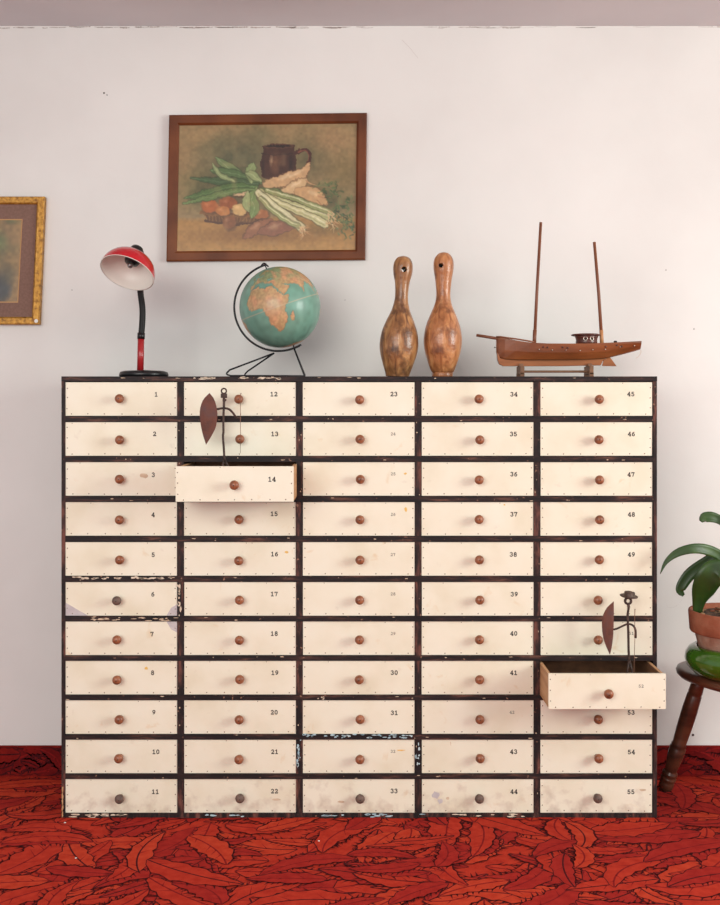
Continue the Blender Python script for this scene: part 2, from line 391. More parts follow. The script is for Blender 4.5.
b = MB(); b.box((cx0, -.002, ctop-.0165), (cx1, CD, ctop), 'rail')
rc = random.Random(11)
for i in range(26): blob(b, rc.choice((rc.uniform(192, 215), rc.uniform(238, 292))), rc.uniform(377.2, 379.2), rc.uniform(3, 9), rc.uniform(.8, 2.0), 'chipcream', y=-.0028, rng=rc)
for i in range(12): blob(b, rc.uniform(64, 655), rc.uniform(377.4, 378.6), rc.uniform(2, 7), rc.uniform(.5, 1), 'stain', y=-.0028, rng=rc)
cpart(b, 'top_panel', .0015)
for s_, n_ in ((0, 'side_panel'), (1, 'side_panel')):
    b = MB(); xa, xb = (cx0, inL) if s_ == 0 else (inR, cx1)
    b.box((xa, -.001, .0), (xb, CD, ctop-.0165), 'post')
    if s_ == 0:
        for i in range(5): blob(b, 62.5, 790+i*6, 2, 9, 'ply', y=-.0018, rng=rc)
    cpart(b, n_)
b = MB(); b.box((inL, CD-.008, .0), (inR, CD, ctop-.0165), 'case'); cpart(b, 'back_panel')
b = MB(); b.box((inL, -.0025, 0), (inR, CD-.008, rowz[10]-DH/2), 'post')
for i in range(16): blob(b, rc.uniform(66, 130), rc.uniform(814, 817), rc.uniform(4, 12), rc.uniform(1, 2.4), 'chipcream', y=-.0032, rng=rc)
for i in range(10): blob(b, rc.uniform(450, 530), rc.uniform(814, 817), rc.uniform(4, 10), rc.uniform(.8, 1.8), 'chipcream', y=-.0032, rng=rc)
for i in range(22): blob(b, rc.choice([rc.uniform(318, 345), rc.uniform(365, 395), rc.uniform(205, 260), rc.uniform(405, 425)]), rc.uniform(814, 817), rc.uniform(3, 9), rc.uniform(.8, 2), 'chipblue', y=-.0032, rng=rc)
cpart(b, 'bottom_rail')
for i in range(4):
    xm = (colx[i]+colx[i+1])/2; hw = (PITX-DW)/2
    b = MB(); b.box((xm-hw, .0005, .01), (xm+hw, CD-.008, ctop-.0165), 'post')
    if i == 1:
        for k in range(12): blob(b, 298.8+rc.uniform(-2, 2), rc.uniform(738, 765), rc.uniform(1, 3), rc.uniform(2, 7), 'chipblue', y=-.0004, rng=rc)
    if i == 2:
        for k in range(8): blob(b, 417.6+rc.uniform(-2, 2), rc.uniform(742, 765), rc.uniform(1, 2.5), rc.uniform(2, 6), 'chipblue', y=-.0004, rng=rc)
    if i == 0:
        for k in range(12): blob(b, 179.7+rc.uniform(-2, 2), rc.uniform(580, 622), rc.uniform(1, 3), rc.uniform(2, 7), 'chipcream', y=-.0004, rng=rc)
    for k in range(5): blob(b, (xm*300+360)+rc.uniform(-2.5, 2.5), rc.uniform(385, 810), rc.uniform(.6, 1.6), rc.uniform(.8, 2.5), 'stain', y=-.0004, rng=rc)
    cpart(b, 'divider')
for i in range(10):
    zm = (rowz[i]+rowz[i+1])/2; hh = (rowz[i]-rowz[i+1]-DH)/2
    b = MB()
    segs = 10                                        # slight sag and unevenness of a hand-built rail
    b.box((inL, -.0015, zm-hh), (inR, CD-.008, zm+hh), 'rail')
    py = HY-(zm-CZ)*300
    for k in range(6): blob(b, rc.uniform(66, 652), py+rc.uniform(-2, 2), rc.uniform(1, 5), rc.uniform(.6, 1.2), 'stain', y=-.0023, rng=rc)
    if i == 4:
        for k in range(34): blob(b, rc.uniform(66, 176), py+rc.uniform(-2, -.2), rc.uniform(2, 8), rc.uniform(.8, 2.2), 'chipcream', y=-.0023, rng=rc)
    if i == 5:
        for k in range(20): blob(b, rc.uniform(90, 176), py+rc.uniform(-1, 2), rc.uniform(3, 10), rc.uniform(.8, 1.6), 'stain', y=-.0023, rng=rc)
    if i == 8:
        for k in range(40): blob(b, rc.uniform(303, 415), py+rc.uniform(-2.4, .8), rc.uniform(2, 6), rc.uniform(.8, 2.4), 'chipblue', y=-.0023, rng=rc)
    if i == 7:
        for k in range(5): blob(b, rc.uniform(318, 330), py+rc.uniform(-2, 2), rc.uniform(1, 3), rc.uniform(.8, 2), 'chipcream', y=-.0023, rng=rc)
    cpart(b, 'shelf')

# digits, drawn as strokes with slab feet (unit box, y up)
def arc(cx, cy, rx, ry, a0, a1, n=12):
    return [(cx+rx*math.cos(math.radians(a0+(a1-a0)*i/n)), cy+ry*math.sin(math.radians(a0+(a1-a0)*i/n))) for i in range(n+1)]
G = {
 '0': [arc(.5, .5, .34, .42, 0, 360, 24)],
 '1': [[(.2, .78), (.36, .82), (.5, .94), (.5, .06)], [(.16, .06), (.84, .06)]],
 '2': [arc(.5, .68, .3, .24, 170, -40, 12)+[(.16, .08)], [(.16, .07), (.86, .07), (.86, .22)]],
 '3': [arc(.47, .72, .3, .2, 160, -80, 12), arc(.48, .3, .34, .24, 80, -165, 14)],
 '4': [[(.68, .03), (.68, .95), (.1, .3), (.92, .3)], [(.48, .05), (.88, .05)]],
 '5': [[(.8, .9), (.26, .9), (.22, .52)]+arc(.48, .32, .34, .26, 120, -160, 14)],
 '6': [arc(.5, .31, .32, .25, 0, 360, 18), [(.74, .9), (.42, .8), (.24, .58), (.18, .34)]],
 '7': [[(.14, .74), (.14, .9), (.86, .9), (.6, .5), (.46, .05)]],
 '8': [arc(.5, .72, .26, .2, 0, 360, 18), arc(.5, .28, .33, .24, 0, 360, 18)],
 '9': [arc(.5, .68, .32, .25, 0, 360, 18), [(.26, .1), (.58, .2), (.76, .42), (.82, .66)]],
}
def number_mb(txt, h, th, y, m):
    mb = MB(); wch = h*.86; x = -wch*len(txt)/2; yy = y
    for ch in txt:
        for st in G[ch]:
            q = [Vector((x+wch*.86*px, 0, h*(py-.5))) for px, py in st]
            for i in range(len(q)-1):
                d = (q[i+1]-q[i]).normalized(); n_ = Vector((-d.z, 0, d.x))*th/2; e = d*th*.3
                yv = Vector((0, yy, 0)); yy -= .0000015
                v4 = [q[i]-e+n_+yv, q[i]-e-n_+yv, q[i+1]+e-n_+yv, q[i+1]+e+n_+yv]
                mb.add(v4, [(0, 1, 2, 3)], m)
        x += wch
    return mb

# one drawer mesh per variant, centred on the front's centre; front face at y=0, box runs back
def drawer_mb(rng, extra=None):
    b = MB(); w_, h_ = DW/2-.0012, DH/2-.0012; L_ = .345
    b.box((-w_, 0, -h_), (w_, .011, h_), 'front')
    b.box((-w_+.001, .011, -h_), (-w_+.010, L_, h_-.004), 'ply'); b.box((w_-.010, .011, -h_), (w_-.001, L_, h_-.004), 'ply')
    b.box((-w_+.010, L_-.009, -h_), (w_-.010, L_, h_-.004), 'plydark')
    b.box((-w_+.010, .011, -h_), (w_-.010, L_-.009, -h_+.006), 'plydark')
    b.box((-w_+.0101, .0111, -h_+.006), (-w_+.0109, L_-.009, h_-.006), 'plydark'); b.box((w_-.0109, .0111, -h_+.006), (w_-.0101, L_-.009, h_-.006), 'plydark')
    def nail(x, z, r=.0016):
        b.lathe([(r*1.25, 0), (r, .0006), (r*.5, .0009)], 'nail', 6, Matrix.Translation((x, 0, z)) @ Matrix.Rotation(PI/2, 4, 'X'))
    for i in range(7): nail(-w_+.022+(2*w_-.044)*i/6+rng.uniform(-.003, .003), -h_+.006+rng.uniform(-.001, .001))
    for s_ in (-1, 1):
        for z in (.036, .003, -.031): nail(s_*(w_-.006)+rng.uniform(-.001, .001), z+rng.uniform(-.003, .003))
    for _ in range(rng.choice((0, 1, 1, 2))):
        nail(rng.uniform(-w_+.02, w_-.02), h_-.003, .0012)
    if extra: extra(b)
    return b
def spot(x, z, wx, hz, m, seed=1, n=10):
    def f(b):
        rr = random.Random(seed)
        pts = []
        for i in range(n):
            a = 2*PI*i/n; q = rr.uniform(.6, 1.1); pts.append((x+math.cos(a)*wx/2*q, z-math.sin(a)*hz/2*q))
        b.prism(pts, -.0003, .0002, m)
    return f
def tri(pts, m):
    return lambda b: b.prism(pts, -.0003, .0002, m)
def many(*fs):
    return lambda b: [f(b) for f in fs]
W2, H2 = DW/2-.0012, DH/2-.0012
EX = {
 6: many(tri([(-W2, -H2), (-W2, -.012), (-W2+.03, -.03), (-W2+.075, -H2)][::-1], 'bluegrey'), tri([(W2, -H2), (W2-.035, -H2), (W2-.02, -.03), (W2, -.018)][::-1], 'bluegrey')),
 7: tri([(W2, H2), (W2, .02), (W2-.02, .03), (W2-.035, H2)], 'bluegrey'),
 8: spot(.083, .031, .011, .013, 'yellow', 2), 53: spot(.148, .045, .012, .012, 'yellow', 3), 26: spot(.157, .03, .012, .018, 'yellow', 4),
 25: spot(.155, .018, .011, .007, 'yellow', 5), 16: spot(.155, .022, .014, .010, 'yellow', 6), 37: spot(.09, .047, .008, .006, 'yellow', 8),
 44: many(spot(-.14, .003, .035, .03, 'bluegrey', 7), spot(-.125, -.018, .02, .02, 'bluegrey', 9), spot(-.1, -.008, .012, .012, 'stain', 10)),
 33: spot(-.06, -.02, .03, .008, 'stain', 12), 22: spot(.12, -.012, .04, .008, 'stain', 13), 55: spot(.155, .02, .03, .008, 'stain', 14),
 32: spot(.14, .02, .03, .005, 'yellow', 15), 43: spot(-.09, .043, .003, .018, 'stain', 16), 3: spot(.076, .012, .03, .02, 'stain', 17),
}
variants = []
for k in range(6):
    variants.append(drawer_mb(random.Random(50+k)).build('drawer'))
def knob_mb(m):
    b = MB(); Tk = Matrix.Rotation(PI/2, 4, 'X')
    b.lathe([(.0085, 0), (.0080, .003), (.0065, .006), (.0070, .009), (.0105, .013), (.0142, .018), (.0155, .0235), (.0145, .029), (.0110, .0335), (.0055, .0360), (.0008, .0365)], m, 18, Tk)
    b.lathe([(.0022, .0362), (.0018, .0370)], 'iron', 8, Tk)
    return b
knob_a = knob_mb('knob').build('knob'); knob_b = knob_mb('knobgrey').build('knob')
small = {24, 25, 26, 27, 28, 29, 32, 42, 51, 52}
noff = [33.5, 34.6, 35.6, 36.5, 35.2]
nxt_fix = {1: 35.5, 2: 33.5, 3: 32, 4: 32.5, 5: 32, 6: 31.5, 7: 31.5, 8: 31.5, 9: 33, 10: 35, 11: 34, 14: 35.5, 52: 33.5, 53: 35}
OPEN = {14: (-.19, .0042, -.0038), 52: (-.17, -.003, -.0012)}
rd = random.Random(21); used = set()
for c in range(5):
    for r_ in range(11):
        num = c*11+r_+1
        if num in EX: o = drawer_mb(random.Random(100+num), EX[num]).build('drawer')
        else:
            vi = rd.randrange(6); src = variants[vi]
            if vi in used: o = src.copy(); COL.objects.link(o)
            else: o = src; used.add(vi)
        o.parent = cab; oy = .0025+rd.uniform(-.001, .001); ox = rd.uniform(-.0006, .0006)
        if num in OPEN: oy = OPEN[num][0]; ox = OPEN[num][1]
        o.location = Vector((colx[c]+ox, oy, rowz[r_]+(OPEN[num][2] if num in OPEN else 0)))-CO
        if num in OPEN:
            o.rotation_euler.x = -OPEN[num][2]/.345
            o['label'] = 'drawer pulled open, its plain wooden inside showing'
        low = r_ >= 8 or num in (33, 44)
        kp = knob_b if (r_ == 10 or num in (6,)) else knob_a
        kn = kp.copy(); COL.objects.link(kn); kn.parent = o
        kx = (-.4 if c == 0 else -1.0 if c == 1 else 1.0 if c < 4 else 1.5)/300
        if c == 0 and 6 <= num <= 8: kx -= .008
        if c == 1: kx += .003
        if c == 4 and r_ > 4: kx -= .004
        if num == 52: kx = -.001
        if num == 14: kx = .002
        kn.location = (kx+rd.uniform(-.001, .001), 0, -.001+rd.uniform(-.0015, .0015)); kn.rotation_euler = (rd.uniform(-.04, .04), rd.uniform(0, 6), rd.uniform(-.05, .05))
        sm = num in small
        nm = number_mb(str(num), .0102 if sm else .0150, .0014 if sm else .0028, -.00035, 'inkfaint' if sm else 'ink').build('painted_number', o)
        dx = nxt_fix.get(num, noff[c]); nm.location = ((dx+rd.uniform(-.4, .4))/300, 0, (4.7+rd.uniform(-.5, .5))/300)
        if sm: nm.location.x = (34.5 if c < 4 else 35)/300
        if num == 52: nm.location.x = .108
        if num == 52: nm['label'] = 'small faint number on a pale round patch'
for k_, v_ in enumerate(variants):
    if k_ not in used: bpy.data.objects.remove(v_)
bpy.data.objects.remove(knob_a); bpy.data.objects.remove(knob_b)

# ------------------------------------------------------------------ iron figurines standing in the open drawers
def fig_common(name, Y, label, floorz, rod, footpx):
    base = P(footpx[0], footpx[1], Y); base.z = floorz
    root = empty(name, base, label, 'figurine'); return root
def lp(root, px, py, Y): return P(px, py, Y)-Vector(root.location)
fl14 = rowz[2]-DH/2+.0012+.006; fl52 = rowz[7]-DH/2+.0012+.006
# --- drawer 14
Y = -.075
F = fig_common('iron_figurine', Y, 'welded iron figurine holding a full leaf-shaped shield, standing in the open drawer 14', fl14, None, (224.5, 465))
g = lambda x, y, dy=0: lp(F, x, y, Y+dy)
b = MB()
b.tube(bez([g(223.9, 397), g(224, 403), g(223.4, 418), g(223.4, 432), g(223, 436), g(223.8, 448), g(224.6, 462)], 20), [.0044, .0044, .0052, .0042, .0040]+[.0038]*16, 'iron', 8)
b.ball(g(225.2, 400), .0045, 'iron', 8)
b.tube([g(224.6, 459), g(222.8, 465.5, .0), Vector((-.022, .0, .003))], [.0034, .0040, .0042], 'iron', 8)
b.tube([g(224.6, 459), g(227.5, 465.5, .0), Vector((.024, .0, .003))], [.0034, .0040, .0042], 'iron', 8)
b.box((-.035, -.02, 0), (.035, .02, .004), 'iron')
b.build('body', F)
b = MB()
b.tube(bez([g(216, 409.5, -.01), g(220, 408.6), g(224, 408.2), g(229, 409.2), g(233, 413), g(236, 417), g(240, 418)], 18), .0036, 'iron', 8); b.build('arms', F)
b = MB(); c = g(223.9, 391)
b.tube([c+Vector((math.cos(a)*.0082, 0, math.sin(a)*.0082)) for a in [k*PI/8 for k in range(16)]], .0027, 'iron', 8, True)
b.box(tuple(g(220.9, 398)+Vector((0, -.006, 0))), tuple(g(227, 393.5)+Vector((0, .006, 0))), 'iron'); b.build('head', F, .001)
def shield_mb(pts, F_, Y_, dy, bow):                    # outline in pixels -> thin bowed sheet
    big = max(range(len(pts)), key=lambda i_: pts[i_][1]); halves = [pts[:big+1], pts[big:]+pts[:1]]
    pts = [(v_.x, v_.y) for h_ in halves for v_ in bez([(x_, y_, 0) for x_, y_ in h_], 14)[:-1]]
    n = len(pts); b = MB(); c = sum((lp(F_, x, y, Y_+dy) for x, y in pts), Vector())/n
    o_ = [lp(F_, x, y, Y_+dy) for x, y in pts]
    mid = [(p+c)/2+Vector((0, -bow*.75, 0)) for p in o_]
    fr = o_+mid+[c+Vector((0, -bow, 0))]; bk = [v+Vector((0, .0016, 0)) for v in fr]; N2 = len(fr)
    fs = []
    for i in range(n):
        j = (i+1) % n; fs += [(i, n+i, n+j, j), (n+i, 2*n, n+j)]
    fs2 = [tuple(reversed([k+N2 for k in f])) for f in fs]+[(i, (i+1) % n, (i+1) % n+N2, i+N2) for i in range(n)]
    b.add(fr+bk, fs+fs2, 'rust', False); return b
L14 = [(209.5, 393), (214, 399), (216.8, 408), (217.3, 417), (215.8, 427), (212, 435), (206, 444.8), (202.4, 433), (200.2, 421), (199.9, 410), (203, 400)]
shield_mb(L14, F, Y, -.014, .004).build('shield', F)
b = MB(); b.tube([g(241, 393, -.01), g(240.5, 396, -.01), g(240.4, 418, -.01), g(240.6, 436, -.01), g(240.4, 453, -.01)], [.0018, .001, .001, .001, .0007], 'spear', 6); b.ball(g(240.3, 418), .0032, 'iron', 8); b.build('spear', F)
# --- drawer 52
F2 = fig_common('iron_figurine', Y, 'welded iron figurine in a brimmed hat with half-moon shield, standing in the open drawer 52', fl52, None, (629.8, 667))
g = lambda x, y, dy=0: lp(F2, x, y, Y+dy)
b = MB()
b.tube(bez([g(628.2, 604), g(628.6, 608), g(627.6, 615), g(628, 624), g(628.4, 636), g(628.6, 650), g(629.4, 665)], 20), [.0042, .0046, .005, .0044]+[.0040]*17, 'iron', 8)
b.tube([g(629.3, 660), g(627.8, 669), Vector((-.022, 0, .003))], [.004, .0042, .0042], 'iron', 8)
b.tube([g(629.3, 660), g(631.5, 669), Vector((.024, 0, .003))], [.004, .0042, .0042], 'iron', 8)
b.box((-.035, -.02, 0), (.035, .02, .004), 'iron'); b.build('body', F2)
b = MB(); b.tube(bez([g(614, 629.4, -.01), g(617, 628.6), g(622, 626.3), g(628, 624), g(633, 625.5), g(635.4, 630), g(635.5, 638)], 18), [.0034]*15+[.004, .004, .0044, .0044], 'iron', 8)
b.build('arms', F2)
b = MB(); c = g(628.1, 600.9)
b.tube([c+Vector((math.cos(a)*.0098, 0, math.sin(a)*.0098)) for a in [k*PI/8 for k in range(16)]], .0042, 'iron', 8, True); b.build('head', F2)
b = MB(); c = g(628.8, 596.6); Tt = Matrix.Translation(c) @ Matrix.Rotation(.07, 4, 'Y') @ Matrix.Rotation(.12, 4, 'X')
b.lathe([(.004, -.001), (.020, -.0012), (.029, .001), (.0295, .0025), (.019, .001), (.0165, .002), (.0160, .012), (.0150, .0155), (.010, .0168), (.002, .016)], 'hatfelt', 22, Tt); b.build('hat', F2)
L52 = [(613.8, 601.4), (613.9, 612), (613.7, 624), (613.2, 636), (611.8, 647), (610, 654.8), (606, 646), (603.2, 637), (602, 627), (602.6, 617), (606.8, 608)]
shield_mb(L52, F2, Y, -.014, .004).build('shield', F2)
b = MB(); b.tube([g(635, 609, -.012), g(634.7, 616, -.012), g(634.8, 640, -.012), g(634, 669, -.012), g(633.8, 684, -.012)], [.0016, .0009, .0009, .0009, .0008], 'spear', 6); b.build('spear', F2)

# ------------------------------------------------------------------ desk lamp
TZ = ctop+.0004
Y = .12; k = sc(Y)
c0 = P(143.9, 377, Y); root = empty('desk_lamp', (c0.x, Y, TZ), 'red and black gooseneck desk lamp on the left end of the cabinet top', 'lamp')
g = lambda x, y, dy=0: lp(root, x, y, Y+dy)
b = MB(); b.lathe([(.078, 0), (.0835, .004), (.0835, .012), (.080, .0185), (.068, .022), (.03, .0235), (.012, .0255)], 'blackplastic', 40); b.build('base', root)
b = MB(); b.tube([g(140.3, 371.5), g(141, 338)], .0115, 'redpost', 16); b.build('pole', root)
b = MB()
p = bez([g(141.2, 336), g(142.3, 322), g(142.4, 308), g(140.4, 291, .012), g(140.6, 275, .020), g(141.6, 260, .006), g(140.4, 252, -.045)], 80)
b.tube(p, [.0112 if i % 2 else .0100 for i in range(81)], 'rubber', 12); b.build('gooseneck', root)
b = MB(); b.tube([g(141, 339), g(141.25, 333)], .0132, 'blackplastic', 16); b.build('collar', root)
nrm = Vector((-.22, -.50, -.84)).normalized(); rc_ = g(127.2, 272.6, -.105)
Tq = Matrix.Translation(rc_) @ Vector((0, 0, 1)).rotation_difference(-nrm).to_matrix().to_4x4()   # +Z toward apex
RS = 26.8*k; HS = .080
prof = [(RS*math.cos(t)**.92 if t < PI/2-.01 else .012, HS*math.sin(t)) for t in [PI/2*i/14 for i in range(15)]]
prof = [q for q in prof if q[0] > .018]+[(.018, HS*.985)]
b = MB(); b.lathe([(r, z) for r, z in prof], 'redlamp', 40, Tq, cap=False); b.lathe([(RS, 0), (RS+.0012, -.0015), (RS-.001, -.002)], 'whiteenamel', 40, Tq, cap=False)
inner = [(r-.0018, z-.0012) for r, z in prof]
b.lathe(list(reversed(inner)), 'whiteenamel', 40, Tq, cap=False); b.build('lamp_shade', root)
b = MB(); b.lathe([(.021, HS*.90), (.0225, HS*.98), (.0235, HS+.016), (.020, HS+.026), (.008, HS+.030)], 'blackplastic', 24, Tq)
b.lathe([(.012, HS*.50), (.024, HS*.55), (.0255, HS*.75), (.023, HS*.93)], 'blackplastic', 24, Tq)
for i in range(10):
    a = 2*PI*i/10; b.box((-.0015, .0245, HS*.58), (.0015, .0262, HS*.88), 'chrome', Tq @ Matrix.Rotation(a, 4, 'Z'))
b.build('lamp_socket', root)
b = MB(); b.lathe([(.007, HS*.30), (.010, HS*.36), (.010, HS*.52)], 'chrome', 14, Tq); b.build('socket_contact', root)

# ------------------------------------------------------------------ globe
Y = .15; k = sc(Y)
Y = .12; k = sc(Y)
root = empty('globe', (P(276, 377, Y).x, Y, TZ), 'green desk globe tilted on a black wire stand', 'globe')
g = lambda x, y, dy=0: lp(root, x, y, Y+dy)
gc = g(280, 307.3); RG = 40.4*k
land = {
 'africa': [(-17,15),(-16,21),(-10,29),(-6,35),(0,36),(10,37),(11,33.5),(20,31),(25,32),(32,31),(34,27),(37,20),(43,12),(51,12),(49,6),(41,-2),(39,-8),(40,-16),(35,-24),(32,-29),(26,-34),(19,-35),(15,-27),(12,-17),(13,-8),(9,0),(9,4),(4,6),(-4,5),(-8,4.5),(-13,9)],
 'madagascar': [(44,-25),(47,-25),(50,-16),(49,-12),(44,-17)],
 'arabia_asia': [(35,30),(39,21),(43,13),(52,17),(59,23),(52,25),(48,30),(57,26),(66,25),(72,20),(77,8),(80,15),(88,22),(94,17),(98,8),(103,2),(100,13),(108,11),(107,21),(118,24),(122,32),(118,39),(128,35),(131,43),(140,52),(160,60),(178,66),(170,70),(140,73),(110,76),(80,73),(60,69),(42,66),(36,64),(40,68),(25,71),(12,65),(5,60),(10,57),(16,56),(20,60),(24,60),(20,54),(8,54),(0,49),(-3,48),(-1,44),(-9,43),(-9,37),(-3,37),(3,42),(12,44),(17,39),(14,44),(20,40),(24,37),(27,40),(30,41),(40,41),(36,44),(33,46),(28,44),(26,38),(28,36),(35,36)],
 'britain': [(-5,50),(1,51),(-2,57),(-6,58)],
 'iceland': [(-23,64),(-14,65),(-20,66)],
 'australia': [(114,-22),(122,-18),(130,-12),(136,-12),(142,-11),(146,-19),(153,-28),(149,-38),(138,-35),(125,-33),(115,-34)],
 'sumatra': [(95,5),(104,-3),(106,-6),(100,-1)], 'borneo': [(109,1),(117,6),(117,-3),(111,-3)],
 'south_america': [(-80,0),(-77,8),(-62,10),(-50,0),(-35,-6),(-40,-20),(-48,-27),(-58,-38),(-68,-54),(-74,-48),(-70,-20)],
 'north_america': [(-168,66),(-130,70),(-95,72),(-80,68),(-78,58),(-60,53),(-65,44),(-75,38),(-81,27),(-90,30),(-97,24),(-88,16),(-80,8),(-95,15),(-110,24),(-124,40),(-130,54),(-150,60)],
 'greenland': [(-45,60),(-22,70),(-20,80),(-55,80),(-55,68)],
 'antarctica': [(-180,-72),(180,-72),(180,-90),(-180,-90)],
}
def inpoly(x, y, poly):
    r = np.zeros(x.shape, bool); n = len(poly); j = n-1
    for i in range(n):
        xi, yi = poly[i]; xj, yj = poly[j]
        if yi != yj: r ^= ((yi > y) != (yj > y)) & (x < (xj-xi)*(y-yi)/(yj-yi)+xi)
        j = i
    return r
NU, NV = 288, 144
lon = np.linspace(-180, 180, NU+1)[:-1]; lat = np.linspace(-90, 90, NV+1)
LO, LA = np.meshgrid(lon, lat)
rs = np.random.RandomState(4)
def smooth_noise(shape, cells):
    a = rs.rand(cells[0]+2, cells[1]+2); yi = np.linspace(0, cells[0], shape[0]); xi = np.linspace(0, cells[1], shape[1])
    y0 = yi.astype(int); x0 = xi.astype(int); fy = (yi-y0)[:, None]; fx = (xi-x0)[None]; fy = fy*fy*(3-2*fy); fx = fx*fx*(3-2*fx)
    return (a[y0][:, x0]*(1-fy)*(1-fx)+a[y0+1][:, x0]*fy*(1-fx)+a[y0][:, x0+1]*(1-fy)*fx+a[y0+1][:, x0+1]*fy*fx)
jx = (smooth_noise(LO.shape, (60, 120))-.5)*3; jy = (smooth_noise(LO.shape, (60, 120))-.5)*3
mask = np.zeros(LO.shape, bool)
for pl in land.values(): mask |= inpoly(LO+jx, LA+jy, pl)
n1 = smooth_noise(LO.shape, (24, 48)); n2 = smooth_noise(LO.shape, (72, 144))
sea = np.array(s2l((112, 158, 140)))[None, None]*(.86+.3*n1[..., None]); 
lc1 = np.array(s2l((214, 160, 120))); lc2 = np.array(s2l((188, 160, 116))); lc3 = np.array(s2l((130, 156, 112)))
f = np.clip(n1*1.2-.1+n2*.3, 0, 1)[..., None]; lnd = lc1*(1-f)+lc2*f
nor = np.clip((LA-30)/20, 0, 1)[..., None]*np.clip(n1*2.4-.5, 0, .85)[..., None]; lnd = lnd*(1-nor)+lc3*nor
lnd *= (.72+.4*n2[..., None])
colr = np.where(mask[..., None], lnd, sea)
edge = np.zeros_like(mask); edge[1:] |= mask[1:] != mask[:-1]; edge |= mask != np.roll(mask, 1, 1)
colr[edge] *= .8
gr = (np.abs(LA) < .7); colr[gr] = colr[gr]*.4+np.array(s2l((190, 170, 140)))*.6
th = np.radians(LO-31); ph = np.radians(LA)
XYZ = np.stack([np.cos(ph)*np.sin(th), -np.cos(ph)*np.cos(th), np.sin(ph)], -1)*RG
fs = []
for i in range(NV):
    for j in range(NU):
        a = i*NU+j; c_ = i*NU+(j+1) % NU; fs.append((a, c_, c_+NU, a+NU))
me = bpy.data.meshes.new('sphere'); me.from_pydata(XYZ.reshape(-1, 3).tolist(), [], fs); me.polygons.foreach_set('use_smooth', [True]*len(fs))
ca = me.color_attributes.new('map', 'FLOAT_COLOR', 'POINT')
ca.data.foreach_set('color', np.concatenate([colr.reshape(-1, 3), np.ones((colr.shape[0]*colr.shape[1], 1))], 1).astype(np.float32).ravel())
def vcmat(name, attr, rough, coat, spec=.5):
    m, N, L, b_ = newmat(name, rough, 0, coat, spec); a = N.new('ShaderNodeVertexColor'); a.layer_name = attr
    L.new(a.outputs['Color'], b_.inputs['Base Color']); return m
me.materials.append(vcmat('printed_globe_map', 'map', .42, .25)); me.update()
so = bpy.data.objects.new('sphere', me); COL.objects.link(so); so.parent = root; so.location = gc; TILT = math.radians(-19.3)
so.rotation_euler = (math.radians(4.5), TILT, 0)
ax = Vector((math.sin(TILT), 0, math.cos(TILT)))
b = MB(); Ta = Matrix.Rotation(TILT, 4, 'Y')
p = [gc+Ta @ Vector((-math.sin(a)*(RG+.0125+(.010 if a < .05 else 0)), 0, math.cos(a)*(RG+.0125))) for a in [math.radians(t) for t in range(-4, 196, 4)]]
# the arm sits furthest out on the left
p = [q+Vector((-.006, 0, .001)) for q in p]
b.tube(p, .0036, 'blackwire', 8); b.tube([gc+ax*(RG-.002), gc+ax*(RG+.014)], .0022, 'blackwire', 8); b.tube([gc-ax*(RG-.002), gc-ax*(RG+.016)], .0022, 'blackwire', 8)
b.tube(bez([g(260.5, 267.3), g(262.5, 264), g(265, 263.6), g(268.5, 266.8)], 10), .0026, 'blackwire', 6); b.build('meridian_arm', root)
for sg in (-1, 1):
    b = MB(); dy = .055*sg; zf = .0040
    xl = 229.5 if sg < 0 else 244
    a1 = g(274, 353.2); f0 = g(xl, 374); f0.y = dy; f0.z = zf; f1 = g(305, 375); f1.y = dy*.5; f1.z = zf
    k1 = g(xl+2, 370.6); k1.y = dy; k2 = g(xl-1, 373.6); k2.y = dy; k2.z = zf+.006; k3 = g(xl+3, 376); k3.y = dy; k3.z = zf
    up = g(293.8, 347.8)
    b.tube([a1, a1.lerp(k1, .5), k1]+[q for q in bez([k1, k2, k3], 6)][1:]+[f1.lerp(k3, .5), f1, f1.lerp(up, .05), f1.lerp(up, .5), up], .0029, 'blackwire', 8)
    b.build('wire_leg', root)

# ------------------------------------------------------------------ bowling pins
def pin(label, basepx, prof, lean, mat, hole, Y, chipb=False):
    k = sc(Y); base = P(basepx, 377, Y); root = empty('bowling_pin', (base.x, Y, TZ), label, 'bowling pin', None)
    root.rotation_euler = (0, lean, 0); root.location.z += .037*math.sin(lean)
    zz = [p_[0]*k for p_ in prof]; rr = [p_[1]*k for p_ in prof]
    pts = bez([(r, 0, z) for r, z in zip(rr, zz)], 60)
    pf = [(max(.0012, p_.x), p_.z) for p_ in pts]
    b = MB(); b.lathe(pf, mat, 40); o = b.build('body', root)
    hx, hz, hr = hole[0]*k, hole[1]*k, hole[2]*k
    # real through-drilled hole
    cyl = MB(); cyl.lathe([(hr, -.08), (hr, .08)], 'bore', 20, Matrix.Translation((hx, 0, hz)) @ Matrix.Rotation(hole[3], 4, 'Z') @ Matrix.Rotation(PI/2, 4, 'X'))
    co = cyl.build('cutter'); co.parent = root
    bpy.context.view_layer.update()
    md = o.modifiers.new('bore', 'BOOLEAN'); md.object = co; md.operation = 'DIFFERENCE'; md.solver = 'EXACT'
    bpy.context.view_layer.update()
    dg = bpy.context.evaluated_depsgraph_get(); nm = bpy.data.meshes.new_from_object(o.evaluated_get(dg)); o.modifiers.clear(); o.data = nm
    bpy.data.objects.remove(co)
    nm.materials.clear(); nm.materials.append(M[mat]); nm.materials.append(M['bore'])
    for f_ in nm.polygons:
        c_ = f_.center; d_ = Vector((c_.x-hx, c_.z-hz)).length
        if d_ < hr*1.05 and abs(f_.normal.y) < .75 and (f_.normal.x*(hx-c_.x)+f_.normal.z*(hz-c_.z)) > 0: f_.material_index = 1
    return root
Y = .10
